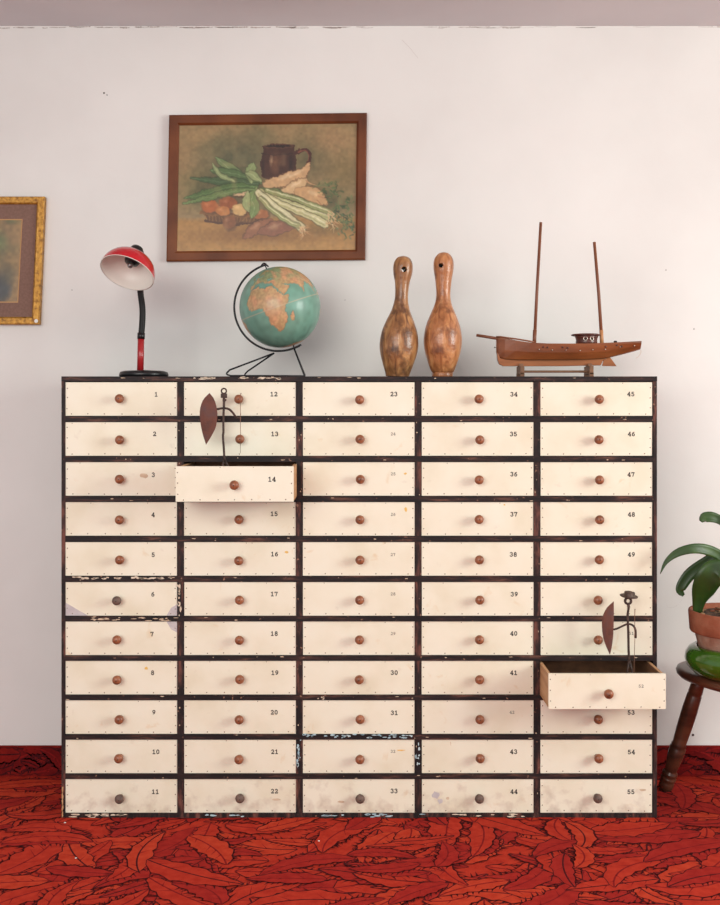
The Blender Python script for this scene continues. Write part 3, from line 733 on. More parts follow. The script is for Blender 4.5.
pin('weathered brown wooden bowling pin, leaning, left of the pair', 397.3,
    [(0, 11.5), (3, 12.2), (12, 15.2), (22, 18.2), (32, 19.4), (44, 18), (56, 13.8), (66, 9.4), (76, 6.9), (85, 6.6), (94, 7.4), (102, 9.2), (108.5, 9.8), (114.5, 9.0), (119.2, 5.8), (121, 0.3)],
    math.radians(3.0), 'pinA', (-.3, 106.2, 2.6, .12), Y)
pin('smooth honey wooden bowling pin, upright, right of the pair', 442.4,
    [(0, 10.2), (3.4, 10.4), (4.4, 9.9), (6, 11.4), (14, 14.6), (26, 18.0), (37, 19.2), (50, 17.4), (62, 13.0), (72, 8.8), (80, 7.2), (88, 7.3), (98, 8.4), (107, 9.9), (114, 10.1), (119.5, 8.6), (123.6, 5), (125, .3)],
    math.radians(.6), 'pinB', (1.0, 110.5, 2.3, -.45), Y)

# ------------------------------------------------------------------ ship model
Y = .14; k = sc(Y)
root = empty('model_ship', (P(556, 377, Y).x, Y, TZ), 'brown wooden model ship with two bare masts on a small stand', 'model ship')
g = lambda x, y, dy=0: lp(root, x, y, Y+dy)
st = [ # px, deck py, hull bottom py, half width m at deck, half width at bottom
 (496.2, 337.6, 352, .003, .003), (498, 337.9, 356.5, .014, .008), (504, 338.8, 359, .026, .016), (514, 340.2, 359.6, .038, .024), (528, 342.4, 359.8, .046, .03),
 (545, 343.4, 359.8, .050, .033), (565, 343.5, 359.7, .050, .033), (585, 343.4, 359.4, .049, .031), (605, 342.6, 358.2, .046, .027), (622, 341.8, 354.6, .041, .022), (634, 341.0, 351.6, .036, .019), (640.6, 340.6, 349.6, .032, .018)]
b = MB(); rows = []
for (x, yd, yb, wd, wb) in st:
    x -= 1.4*max(0, (x-560)/80); yd += .9; yb += .5*(x < 610)
    dk = g(x, yd); bt = g(x, yb); H = dk.z-bt.z; m_ = (wd+wb)/2*1.08; ti = min(.003, wd*.5); dz = .006
    h = [(0, bt.z-.001), (wb*.6, bt.z-.0005), (wb, bt.z+.002), (m_, bt.z+H*.45), (wd, dk.z-.006), (wd*1.02, dk.z), (wd-ti, dk.z), (wd-ti, dk.z-dz), (0, dk.z-dz+.001)]
    loop = [(-a, z) for a, z in h]+[(a, z) for a, z in reversed(h[1:-1])]
    rows.append([Vector((dk.x, a, z)) for a, z in loop])
n = len(rows[0]); vs = [v for r_ in rows for v in r_]; fs = []
for i in range(len(rows)-1):
    for j in range(n): a = i*n+j; c_ = i*n+(j+1) % n; fs.append((a, a+n, c_+n, c_))
fs.append(tuple(range(n))); fs.append(tuple(reversed(range((len(rows)-1)*n, len(rows)*n))))
b.add(vs, fs, 'hull'); b.build('hull', root, .0006)
def pxpoly(lst): return [(g(x, y).x, g(x, y).z) for x, y in reversed(lst)]
b = MB(); b.prism(pxpoly([(496.6, 352), (500, 358.6), (530, 359.6), (585, 359.6), (605, 358.4), (602.4, 360.6), (600.2, 365.4), (560, 366.2), (503, 366.2), (499, 364.2), (497.4, 360)]), -.010, .010, 'keel'); b.build('keel', root, .001)
b = MB(); b.prism(pxpoly([(603.6, 359.4), (610, 357.4), (612, 360), (616.4, 366.2), (602, 366)]), -.004, .004, 'keel'); b.build('rudder', root, .0006)
b = MB(); b.tube([g(476.4, 335.2, 0), g(498, 338.6), g(512, 341)], [.0050, .0055, .0058], 'mast', 10); b.build('bowsprit', root)
for sg in (-1, 1):
    b = MB(); q = []
    for x, y_, wv in ((496.4, 336.8, .004), (500, 337.2, .02), (506, 338.4, .031), (514, 339.6, .0395), (524, 341.4, .0455), (532, 342.9, .048)):
        v = g(x, y_); v.y = sg*wv; q.append(v)
    b.tube(q, .0028, 'hull', 6); b.build('bulwark_rail', root)
b = MB(); b.tube([g(534.3, 344.6), g(537, 290), g(540.8, 222.3)], [.0058, .0056, .0052], 'mast', 10); b.tube([g(534.2, 345.5), g(534.9, 330)], .0070, 'mast', 10); b.build('mast', root)
b = MB(); b.tube([g(602, 344.6), g(598.8, 295), g(594.3, 242)], [.0060, .0057, .0052], 'mast', 10); b.tube([g(601.9, 345.2), g(601.2, 330)], .0068, 'sleeve', 10); b.build('mast', root)
b = MB(); cc = g(586.5, 343.9); Tc = Matrix.Translation(cc) @ Matrix.Diagonal((1, .95, 1, 1))
b.lathe([(.036, 0), (.037, .004), (.036, .012), (.0385, .022), (.041, .027)], 'cabin', 28, Tc)
b.lathe([(.045, .027), (.050, .029), (.050, .032), (.045, .034), (.01, .0345)], 'cabin', 28, Matrix.Translation((-.003, 0, 0)) @ Tc); co = b.build('cabin', root)
for dx in (-.0125, .0095):
    b = MB(); x_ = .002+dx-.0; yy_ = -math.sqrt(max(0, .0365**2-x_**2)); an = math.atan2(x_, -yy_)
    Tp = Matrix.Translation(cc+Vector((x_, yy_*.95, .0165))) @ Matrix.Rotation(an, 4, 'Z') @ Matrix.Rotation(PI/2, 4, 'X')
    b.lathe([(.0078, -.002), (.0078, .0016), (.0052, .0016), (.005, -.001)], 'silver', 16, Tp, cap=False); b.lathe([(.0052, -.002), (.0052, .0006)], 'bore', 16, Tp); b.build('porthole', co)
def hull_y(px, t):                                     # port side surface at px, t=0 bottom..1 deck
    for i in range(len(st)-1):
        if st[i][0] <= px <= st[i+1][0]:
            u = (px-st[i][0])/(st[i+1][0]-st[i][0]); wd = st[i][3]*(1-u)+st[i+1][3]*u; wb = st[i][4]*(1-u)+st[i+1][4]*u
            return -((wd+wb)/2*1.08*(1-t)+wd*t)
for x, y_ in ((537, 350), (550, 350.8), (563.5, 350.8), (577.5, 351.3), (590, 350.5), (602.5, 350), (617.5, 347.6), (632, 346.2)):
    b = MB(); v = g(x, y_); v.y = hull_y(x, .2 if x < 610 else .4)-.0005
    b.lathe([(.0022, -.002), (.002, .0025), (.0008, .003)], 'silver', 8, Matrix.Translation(v) @ Matrix.Rotation(PI/2, 4, 'X')); b.build('hull_pin', root)
for x, y_ in ((541, 347.8), (545, 348.2), (560, 348), (565, 348.6), (603, 347.4), (614, 346), (619, 347)):
    b = MB(); v = g(x, y_); v.y = hull_y(x, .7)-.0004
    b.lathe([(.0035, -.002), (.003, .002), (.001, .003)], 'cabin', 8, Matrix.Translation(v) @ Matrix.Rotation(PI/2, 4, 'X')); b.build('cleat', root)
b = MB(); c_ = g(615.4, 343); b.lathe([(.005, -.005), (.0045, .001), (.0062, .003), (.0064, .006), (.003, .008)], 'blackplastic', 12, Matrix.Translation(c_)); b.build('bollard', root)
b = MB(); v0 = g(640.8, 349.5, -.02); v1 = g(640.8, 353, -.02); v2 = g(637.8, 357, -.02); v3 = g(635.5, 358.2, -.02); b.tube(bez([v0, v1, v2, v3], 10), .0007, 'string', 5); b.build('string', root)
b = MB(); v0 = g(494.6, 347.3, 0); b.ball(v0, .0022, 'iron', 8); b.tube([v0, g(497.5, 347.8)], .0008, 'iron', 6); b.build('bow_ring', root)
stn = empty('ship_stand', (P(555, 377, Y).x, Y, TZ), 'low H-shaped wooden stand under the model ship', 'stand')
g2 = lambda x, y: lp(stn, x, y, Y)
for x in (520.4, 588.8):
    b = MB(); p0 = g2(x, 371); ztop = g2(x, 366.2).z-.0005
    for sg in (-1, 1):
        b.box((p0.x-.0075, sg*.040-.006, 0), (p0.x+.0075, sg*.040+.006, .016), 'standwood')
    b.box((p0.x-.007, -.046, .010), (p0.x+.007, .046, ztop), 'standwood')
    for sg in (-1, 1): b.box((p0.x-.007, sg*.016-.0045, ztop-.002), (p0.x+.007, sg*.016+.0045, ztop+.009), 'standwood')
    b.build('cradle', stn, .001)
b = MB(); a_ = g2(521, 371.6); c_ = g2(588, 371.6); b.box((a_.x, -.006, a_.z-.004), (c_.x, .006, a_.z+.004), 'standwood'); b.build('crossbar', stn, .001)
root['label'] = 'brown wooden model ship with two bare masts on the cabinet top'

# ------------------------------------------------------------------ pictures on the wall
class Canvas:
    def __init__(s, x0, y0, x1, y1, W, H, warp=1.0):
        s.x = np.linspace(x0, x1, W)[None]; s.y = np.linspace(y0, y1, H)[:, None]; s.X = s.x+0*s.y; s.Y = s.y+0*s.x
        s.c = np.zeros((H, W, 3)); s.shape = (H, W); s.rs = np.random.RandomState(8)
        wx = s.noise((26, 36))-.5; wy = s.noise((26, 36))-.5; f_ = s.noise((90, 120))-.5; s.X = s.X+(wx*5+f_*4)*warp; s.Y = s.Y+(wy*5+f_*4)*warp
    def fill(s, c): s.c[:] = c
    def mixm(s, m, c): s.c = s.c*(1-m[..., None])+np.array(c, float)*m[..., None]
    def noise(s, cells):
        a = s.rs.rand(cells[0]+2, cells[1]+2); yi = np.linspace(0, cells[0]-.001, s.shape[0]); xi = np.linspace(0, cells[1]-.001, s.shape[1])
        y0 = yi.astype(int); x0 = xi.astype(int); fy = (yi-y0)[:, None]; fx = (xi-x0)[None]; fy = fy*fy*(3-2*fy); fx = fx*fx*(3-2*fx)
        return (a[y0][:, x0]*(1-fy)*(1-fx)+a[y0+1][:, x0]*fy*(1-fx)+a[y0][:, x0+1]*(1-fy)*fx+a[y0+1][:, x0+1]*fy*fx)
    def blob(s, cx, cy, rx, ry, rot, c, al=1, soft=.3):
        a = math.radians(rot); dx, dy = s.X-cx, s.Y-cy; u = (dx*math.cos(a)+dy*math.sin(a))/rx; v = (-dx*math.sin(a)+dy*math.cos(a))/ry
        d = np.sqrt(u*u+v*v); s.mixm(np.clip((1-d)/soft+0, 0, 1)*al, c)
    def stroke(s, pts, w0, w1, c, al=1, soft=2.0, wm=None):
        q = bez([(x, y, 0) for x, y in pts], max(10, 6*len(pts))); best = np.full(s.shape, 1e9)
        for i in range(len(q)-1):
            t = i/(len(q)-1); w_ = w0+(w1-w0)*t
            if wm is not None: w_ = w0+(wm-w0)*math.sin(PI*min(1, t))if t < .5 else w1+(wm-w1)*math.sin(PI*t)
            ax_, ay = q[i].x, q[i].y; bx_, by = q[i+1].x-ax_, q[i+1].y-ay; L2 = bx_*bx_+by*by+1e-9
            tt = np.clip(((s.X-ax_)*bx_+(s.Y-ay)*by)/L2, 0, 1); best = np.minimum(best, np.hypot(s.X-ax_-tt*bx_, s.Y-ay-tt*by)-w_/2)
        s.mixm(np.clip(.5-best/soft, 0, 1)*al, c)
    def poly(s, pts, c, al=1):
        s.mixm(inpoly(s.X, s.Y, pts).astype(float)*al, c)

def frame_thing(name, label, corners, wpx, Y0, th, fmat, cat='picture', inset=None, lip=.007):
    """corners: four pixel corners tl,tr,br,bl of the outer edge, at depth Y0 (front)"""
    q = [P(x, y, Y0) for x, y in corners]; cen = sum(q, Vector())/4; cen.y = WY
    root = empty(name, cen, label, cat); q = [v-cen for v in q]
    wm = wpx*sc(Y0); ctr = sum(q, Vector())/4
    def inner(i, w_):
        p_, a, c_ = q[i], q[i-1], q[(i+1) % 4]; return p_+(a-p_).normalized()*w_+(c_-p_).normalized()*w_
    names = ['frame_rail', 'frame_stile', 'frame_rail', 'frame_stile']
    fr = MB()
    for i in range(4):
        j = (i+1) % 4; yb = Vector((0, th, 0))
        prof = lambda n_: [q[n_]+yb, q[n_]+Vector((0, .003, 0)), inner(n_, wm*.12), inner(n_, wm*.80), inner(n_, wm)+Vector((0, lip, 0)), inner(n_, wm)+yb]
        a, c_ = prof(i), prof(j); m_ = len(a)
        fr.add(a+c_, [(k_, k_+m_, (k_+1) % m_+m_, (k_+1) % m_) for k_ in range(m_)], fmat)
    fr.build('frame', root)
    return root, q, inner, wm
def surface(name, root, p4, canvas, mat, y):
    H, W = canvas.shape; tl, tr, br, bl = p4; vs = []
    for i in range(H):
        v = i/(H-1); l_ = tl.lerp(bl, v); r_ = tr.lerp(br, v)
        for j in range(W): p_ = l_.lerp(r_, j/(W-1)); vs.append((p_.x, y, p_.z))
    nq = len(vs); th_ = .002
    fs = [(i*W+j, (i+1)*W+j, (i+1)*W+j+1, i*W+j+1) for i in range(H-1) for j in range(W-1)]
    vs += [(v_.x, y+th_, v_.z) for v_ in (tl, tr, br, bl)]; fs.append((nq, nq+1, nq+2, nq+3))
    me = bpy.data.meshes.new(name); me.from_pydata(vs, [], fs)
    lin = canvas.c/255.; lin = np.where(lin <= .04045, lin/12.92, ((np.clip(lin, 0, 1)+.055)/1.055)**2.4)
    cl = np.concatenate([lin.reshape(-1, 3), np.full((4, 3), .2)]); cl = np.concatenate([cl, np.ones((len(cl), 1))], 1)
    ca = me.color_attributes.new('paint', 'FLOAT_COLOR', 'POINT'); ca.data.foreach_set('color', cl.astype(np.float32).ravel())
    me.materials.append(mat); me.update(); o = bpy.data.objects.new(name, me); COL.objects.link(o); o.parent = root; return o
PAINT = vcmat('watercolour_paint', 'paint', .55, .15)

# still life with jug, leeks and roots (coordinates in a 720x556 view of the picture)
cv = Canvas(56, 76, 644, 494, 336, 240)
cv.fill((158, 130, 88))
nn = cv.noise((5, 7)); n2 = cv.noise((16, 22)); n3 = cv.noise((50, 70))
cv.mixm(np.clip(nn*1.3-.3, 0, 1)*.5, (132, 116, 78)); 
for a in ((250, 190, 170, 110, -10, (78, 84, 60), .85, .9), (170, 150, 90, 50, -30, (110, 106, 72), .6, .9), (480, 200, 100, 100, 0, (88, 86, 58), .75, .9), (120, 290, 90, 90, 0, (104, 104, 62), .7, .9),
          (600, 240, 70, 80, 0, (118, 102, 62), .6, .9), (560, 130, 100, 50, 0, (172, 136, 94), .6, .9), (120, 110, 80, 40, 0, (166, 138, 92), .7, .9), (330, 110, 60, 40, 0, (120, 112, 76), .6, .9), (560, 330, 110, 60, 10, (84, 86, 54), .7, .9)): cv.blob(*a)
tb = np.clip((cv.Y-(375+8*nn))/14, 0, 1); cv.mixm(tb*.9, (176, 128, 66)); cv.mixm(tb*np.clip(n2*1.4-.5, 0, 1)*.5, (150, 102, 50)); cv.mixm(np.clip((cv.Y-450)/40, 0, 1)*.4, (190, 146, 84))
cv.blob(330, 440, 260, 40, 0, (124, 82, 42), .65, .8); cv.blob(560, 420, 110, 34, 0, (106, 86, 44), .6, .8); cv.blob(200, 300, 120, 80, 0, (70, 76, 48), .5, .9)
cv.blob(300, 300, 230, 90, 6, (58, 58, 38), .6, .9); cv.blob(500, 330, 90, 60, 0, (62, 60, 38), .6, .9)
for i in range(260):
    x, y = cv.rs.uniform(60, 640), cv.rs.uniform(80, 380); a = cv.rs.uniform(-.9, .9); L_ = cv.rs.uniform(10, 34); g_ = cv.rs.uniform(-1, 1)
    cv.blob(x, y, L_, cv.rs.uniform(4, 11), math.degrees(a), (122+g_*34, 108+g_*20, 72+g_*18), .16, .9)
# jug
cv.poly([(328, 148), (336, 165), (326, 205), (332, 250), (352, 262), (424, 262), (440, 235), (446, 195), (438, 165), (442, 148)], (72, 44, 34))
cv.blob(385, 150, 57, 9, 0, (92, 58, 42), 1, .15); cv.blob(385, 150, 46, 5, 0, (44, 28, 24), 1, .2)
cv.blob(376, 205, 22, 46, 0, (134, 92, 62), .75, .9); cv.blob(362, 195, 7, 26, 0, (184, 150, 112), .7, .9); cv.blob(428, 210, 14, 50, 0, (44, 28, 26), .8, .8); cv.blob(336, 215, 8, 44, 0, (48, 30, 26), .8, .8)
cv.stroke([(330, 172), (385, 178), (438, 172)], 3, 3, (50, 32, 28), .8)
cv.stroke([(442, 172), (468, 162), (486, 172), (488, 200), (470, 226), (444, 244)], 13, 9, (76, 42, 34)); cv.stroke([(450, 168), (470, 164), (482, 176), (484, 198)], 4, 3, (140, 84, 62), .8)
# turnips / roots
def root_veg(pts, w0, wm, c, hi, sh):
    cv.stroke(pts, 6, w0, sh, .9, 4, wm+5); cv.stroke(pts, 4, w0, c, 1, 4, wm)
    q = [(x-3, y-wm*.18) for x, y in pts[1:-1]] or pts
    if len(q) > 1: cv.stroke(q, 4, 4, hi, .7, 8, wm*.3)
root_veg([(488, 205), (468, 238), (430, 252), (390, 265), (350, 275)], 24, 40, (206, 164, 116), (232, 200, 154), (110, 76, 50))
root_veg([(478, 255), (462, 272), (434, 288), (404, 300)], 20, 38, (216, 178, 128), (238, 208, 164), (116, 84, 54))
root_veg([(546, 340), (520, 322), (492, 308), (452, 300)], 20, 48, (204, 160, 110), (228, 194, 146), (104, 74, 46))
cv.stroke([(478, 262), (500, 278), (530, 284)], 5, 1, (196, 150, 104)); cv.stroke([(520, 316), (545, 322), (556, 320)], 5, 1, (190, 140, 96)); cv.stroke([(515, 330), (530, 345), (536, 360)], 5, 1, (176, 128, 86))
# basket
cv.poly([(140, 366), (340, 366), (328, 396), (260, 410), (180, 402), (156, 392)], (104, 68, 38))
for i in range(16): cv.stroke([(146+i*12, 370), (152+i*11, 398)], 3, 3, (158, 112, 62), .7)
cv.stroke([(134, 366), (180, 372), (260, 380), (345, 372)], 10, 8, (142, 98, 54)); cv.stroke([(150, 392), (210, 402), (300, 402), (332, 386)], 6, 6, (84, 54, 32))
for (x, y, rx, ry, c) in ((164, 345, 34, 25, (176, 98, 50)), (222, 334, 32, 24, (150, 84, 46)), (206, 360, 26, 17, (190, 120, 64)), (262, 356, 27, 23, (206, 166, 106)), (258, 294, 34, 20, (214, 178, 134)), (228, 398, 24, 25, (134, 84, 50)), (330, 372, 30, 18, (168, 104, 60))):
    cv.blob(x+3, y+4, rx+3, ry+3, 0, (78, 50, 32), .8, .4); cv.blob(x, y, rx, ry, 0, c, 1, .2); cv.blob(x-rx*.3, y-ry*.3, rx*.45, ry*.4, 0, tuple(min(255, v+36) for v in c), .7, .9)
# sweet potatoes
root_veg([(276, 452), (302, 428), (330, 410), (364, 396)], 16, 36, (150, 98, 66), (186, 134, 96), (84, 52, 36)); root_veg([(320, 432), (360, 424), (400, 414), (440, 410)], 16, 44, (140, 90, 64), (180, 130, 98), (78, 50, 36))
# leaves at left, leeks
for pts, w_, c in (([(330, 262), (270, 250), (220, 215), (180, 185)], 30, (116, 134, 84)), ([(330, 270), (250, 240), (200, 232), (165, 226)], 26, (88, 112, 66)), ([(320, 275), (240, 262), (180, 262), (100, 252)], 22, (74, 96, 58)),
                   ([(320, 282), (240, 280), (160, 300), (80, 318)], 26, (84, 110, 58)), ([(310, 290), (240, 296), (150, 318), (76, 334)], 18, (104, 126, 70)), ([(300, 268), (292, 240), (298, 222), (302, 206)], 28, (136, 150, 96)),
                   ([(330, 265), (312, 250), (296, 240), (280, 236)], 22, (150, 160, 106)), ([(240, 262), (215, 250), (190, 238), (170, 200)], 14, (140, 152, 100))):
    cv.stroke(pts, 8, 3, tuple(v*.6 for v in c), .8, 4, w_+6); cv.stroke(pts, 6, 1, c, 1, 3, w_); cv.stroke(pts, 2, 1, tuple(min(255, v+44) for v in c), .7, 3)
for pts, w_, c in (([(318, 286), (300, 320), (310, 350), (300, 385)], 34, (122, 142, 82)), ([(290, 300), (282, 330), (292, 362)], 24, (158, 166, 108)), ([(330, 290), (360, 300), (390, 305), (400, 320)], 24, (104, 124, 72))):
    cv.stroke(pts, 8, 3, tuple(v*.6 for v in c), .7, 4, w_+5); cv.stroke(pts, 6, 1, c, 1, 3, w_); cv.stroke(pts, 2, 1, (180, 186, 130), .7, 3)
for pts, w0, w1, c in (([(330, 300), (400, 330), (480, 360), (560, 384)], 20, 26, (188, 184, 126)), ([(340, 310), (410, 345), (480, 375), (540, 405)], 18, 24, (206, 196, 142)), ([(320, 300), (380, 350), (430, 390), (466, 420)], 18, 26, (214, 204, 156)), ([(330, 320), (370, 360), (410, 390), (450, 410)], 12, 18, (160, 162, 104)), ([(350, 296), (430, 318), (500, 345), (556, 368)], 12, 18, (150, 156, 98))):
    cv.stroke(pts, w0+6, w1+6, (96, 92, 56), .8, 4); cv.stroke(pts, w0, w1, c, 1, 3); cv.stroke([(x, y-w0*.2) for x, y in pts], 3, 4, (234, 226, 182), .8, 3); cv.stroke([(x, y+w0*.25) for x, y in pts], 2, 3, (140, 142, 84), .6, 3)
rr = random.Random(2)
for i in range(46):
    x, y = (552+rr.uniform(-8, 14), 385+rr.uniform(-22, 22)) if i < 28 else (462+rr.uniform(-6, 8), 420+rr.uniform(-6, 8))
    a = rr.uniform(-.4, 1.5); L_ = rr.uniform(14, 40); cv.stroke([(x, y), (x+L_*.5*math.cos(a), y+L_*.5*math.sin(a)+3), (x+L_*math.cos(a+.3), y+L_*math.sin(a+.3))], 3, 1, rr.choice([(206, 162, 108), (180, 128, 80), (224, 190, 140)]), .8, 2)
for i in range(150):
    cx_, cy_ = rr.choice([(600, 340), (612, 400), (560, 290), (625, 430), (590, 370)]); x = cx_+rr.gauss(0, 16); y = cy_+rr.gauss(0, 18); a = rr.uniform(0, 6); L_ = rr.uniform(5, 12)
    if x < 640: cv.stroke([(x, y), (x+L_*math.cos(a), y+L_*math.sin(a))], 5, 3, rr.choice([(58, 82, 44), (78, 104, 56), (96, 116, 70), (44, 62, 36)]), .7, 3)
for i in range(12): cv.stroke([(500+i*5, 290-i), (515+i*5, 275), (530+i*6, 262+rr.uniform(-6, 14))], 3, 1, (110, 118, 74), .7, 2)
cv.c *= (.93+.12*n3[..., None]); cv.mixm(np.clip(n2*1.3-.85, 0, 1)*.6, (190, 160, 110)); cv.c *= np.array((.95, .96, .98))
root, q, inner, wm = frame_thing('framed_painting', 'brown-framed still life painting of a jug, leeks and roots above the globe', [(169, 114.8), (367, 112.6), (365.4, 259.6), (166.2, 261.2)], 10.2, WY-.022, .0215, 'mahog')
surface('painting', root, [inner(i, wm*.93) for i in range(4)], cv, PAINT, -.0125)
b = MB(); b.prism([(p_.x, p_.z) for p_ in [inner(i, wm*.4) for i in (3, 2, 1, 0)]], -.010, -.001, 'backing'); b.build('backing', root)

cv = Canvas(-60, 218, 22, 303, 120, 120, .2); cv.fill((128, 104, 66)); n1_ = cv.noise((8, 8)); n2_ = cv.noise((24, 24))
cv.mixm(np.clip((n1_-.35)*2, 0, 1)*np.clip((270-cv.Y)/40, 0, 1), (84, 92, 54)); cv.mixm(np.clip((cv.X-8)/14, 0, 1)*.6, (158, 122, 74))
for a in ((-4, 240, 16, 16, 0, (92, 106, 62), .8, .8), (14, 262, 10, 22, 0, (128, 104, 62), .7, .8), (10, 278, 12, 18, 0, (74, 72, 56), .7, .8), (-10, 290, 26, 26, 0, (44, 46, 50), .95, .5), (6, 292, 12, 12, 20, (60, 62, 64), .9, .6), (-36, 262, 22, 28, 0, (110, 92, 72), .8, .7)): cv.blob(*a)
cv.stroke([(-2, 272), (0, 285), (-4, 300)], 4, 2, (96, 100, 104), .7, 3); cv.c *= (.88+.22*n2_[..., None])
root, q, inner, wm = frame_thing('framed_painting', 'gilt-framed dark painting with brown mount, cut off by the left edge', [(-92, 196.4), (44.4, 196.4), (38.8, 324.4), (-98, 324.4)], 7.6, WY-.028, .0275, 'gold', lip=.006)
p4 = []
rel = lambda x, y: P(x, y, WY-.018)-Vector(root.location)
mat4 = [inner(i, wm*.93) for i in range(4)]
b = MB(); pa = [rel(x, y) for x, y in ((-64, 219), (22.6, 219), (18.2, 302.6), (-68, 302.6))]
for v in mat4: v.y = -.018
ring = mat4+pa; vs = [Vector((v.x, -.018, v.z)) for v in ring]
b.add(vs, [(3, 2, 6, 7), (2, 1, 5, 6), (1, 0, 4, 5), (0, 3, 7, 4)], 'mat')
in2 = []; cc = sum(pa, Vector())/4
in2 = [cc+(v-cc)*.975 for v in pa]
b.add([Vector((v.x, -.018, v.z)) for v in pa]+[Vector((v.x, -.0165, v.z)) for v in in2], [(3, 2, 6, 7), (2, 1, 5, 6), (1, 0, 4, 5), (0, 3, 7, 4)], 'bevelgold')
b.build('mount', root)
surface('painting', root, [cc+(v-cc)*.985 for v in pa], cv, PAINT, -.0162)
b = MB(); b.prism([(p_.x, p_.z) for p_ in [inner(i, wm*.4) for i in (3, 2, 1, 0)]], -.013, -.001, 'backing'); b.build('backing', root)
b = MB(); v = P(36.2, 321, WY-.029)-Vector(root.location); b.lathe([(.0072, 0), (.0072, .001), (.006, .0014)], 'tag', 14, Matrix.Translation(v) @ Matrix.Rotation(PI/2, 4, 'X')); b.build('sticker', root)

# ------------------------------------------------------------------ stool, bowl, pot and plant
Y = .10; k = sc(Y); SX = P(735, 0, Y).x; SR = 58*k; SZ = P(0, 668, Y).z-.004; ST = .036
stool = empty('stool', (SX, Y, 0), 'dark turned-leg wooden stool to the right of the cabinet', 'stool')
def oval(la, sa, z, n_=48, rot=math.radians(-58), ox=.034, oy=-.085):
    out = []
    for i in range(n_):
        t = 2*PI*i/n_; c_, s_ = math.cos(t), math.sin(t); u = la*math.copysign(abs(c_)**.85, c_); v = sa*math.copysign(abs(s_)**.85, s_)
        out.append(Vector((ox+u*math.cos(rot)-v*math.sin(rot), oy+u*math.sin(rot)+v*math.cos(rot), z)))
    return out
b = MB(); lv = [(-.03, -ST), (-.012, -ST+.002), (-.002, -ST+.012), (0, -.014), (-.004, -.004), (-.014, 0), (-.08, -.002)]
vs = [v for d_, z_ in lv for v in oval(.28+d_, .18+d_, SZ+z_)]
fs = [(i*48+k_, i*48+(k_+1) % 48, (i+1)*48+(k_+1) % 48, (i+1)*48+k_) for i in range(len(lv)-1) for k_ in range(48)]
fs += [tuple(reversed(range(48))), tuple(range((len(lv)-1)*48, len(lv)*48))]
b.add(vs, fs, 'stool', True); b.build('seat', stool)
def leg(ax_, ay_, bx_, by_):
    b = MB(); A = Vector((ax_, ay_, SZ-ST+.002)); B = Vector((bx_, by_, .002)); L_ = (A-B).length
    Tm = Matrix.Translation(B) @ Vector((0, 0, 1)).rotation_difference(A-B).to_matrix().to_4x4()
    pf = [(.018, 0), (.0225, .006), (.023, .03), (.019, .036), (.0245, .042), (.0245, .05), (.019, .055), (.0245, .061), (.024, .07), (.0185, .075), (.019, .08), (.0245, .13), (.0255, .17), (.021, .176), (.024, .182), (.021, .188), (.0235, .25), (.0245, .32), (.0225, L_*.83), (.0195, L_*.84), (.0222, L_*.85), (.019, L_)]
    b.lathe([(r_*1.12, z_) for r_, z_ in pf], 'stool', 20, Tm); b.build('leg', stool)
fA = P(670.5, 790, .2); kf = P(700, 686, .17)
leg(kf.x-SX, .06, (fA.x-SX), .17)
leg(.08, .03, .20, .12); leg(.16, -.20, .26, -.30); leg(.0, -.2, -.0+.06, -.33) if False else None
Y = -.01; k = sc(Y); BX = P(735, 0, Y).x
bowl = MB(); RB = 48.5*k
BZ = SZ+.0005
bowl_o = empty('glazed_bowl', (BX, Y, BZ), 'glossy green glazed bowl holding the terracotta pot on the stool', 'bowl')
bowl.lathe([(RB*.62, 0), (RB*.66, .004), (RB*.84, .015), (RB*.96, .036), (RB, .058), (RB*.985, .076), (RB*.92, .093), (RB*.82, .103), (RB*.765, .1045), (RB*.76, .101), (RB*.86, .080), (RB*.93, .056), (RB*.78, .03), (RB*.5, .012), (.004, .011)], 'green', 48)
bowl.build('bowl_body', bowl_o)
pz = BZ+.0125; RP = 45*k; ptop = P(0, 610.5, Y).z
pot = empty('plant_pot', (BX, Y, pz), 'weathered terracotta pot sitting in the green bowl on the stool', 'plant pot')
h = ptop-pz; rimh = .072
b = MB(); b.lathe([(RP*.62, 0), (RP*.66, .01), (RP*.86, h-rimh-.004), (RP*.86, h-rimh)], 'terrapale', 48, cap=False)
b.lathe([(RP*.86, h-rimh), (RP*.95, h-rimh+.001), (RP*.97, h-rimh+.006), (RP, h-.006), (RP*.985, h), (RP*.93, h), (RP*.91, h-.004), (RP*.88, h-.04), (RP*.5, .012), (.004, .01)], 'terra', 48, cap=False)
b.lathe([(.004, 0), (RP*.62, 0)], 'terra', 48, cap=False); b.build('pot_body', pot)
b = MB(); rr = random.Random(5)
b.lathe([(RP*.885, h-.03), (RP*.885, h-.016), (RP*.6, h-.011), (.004, h-.012)], 'soil', 32); b.build('soil', pot)
bk = MB()
for i in range(90):
    a = rr.uniform(0, 2*PI); q_ = rr.uniform(0, RP*.8); c_ = Vector((q_*math.cos(a), q_*math.sin(a), h-.008+rr.uniform(-.001, .005)))
    Tm = Matrix.Translation(c_) @ Matrix.Rotation(rr.uniform(0, 6), 4, 'Z') @ Matrix.Rotation(rr.uniform(-.5, .5), 4, 'X')
    bk.box((-rr.uniform(.005, .012), -.004, -.0015), (rr.uniform(.005, .012), .004, .0015), rr.choice(['bark', 'soil', 'terra']), Tm)
o = bk.build('bark_mulch', pot); o['kind'] = 'stuff'
plant = empty('potted_plant', (BX, Y, ptop-.012), 'green strap-leaved plant growing from the terracotta pot', 'plant')
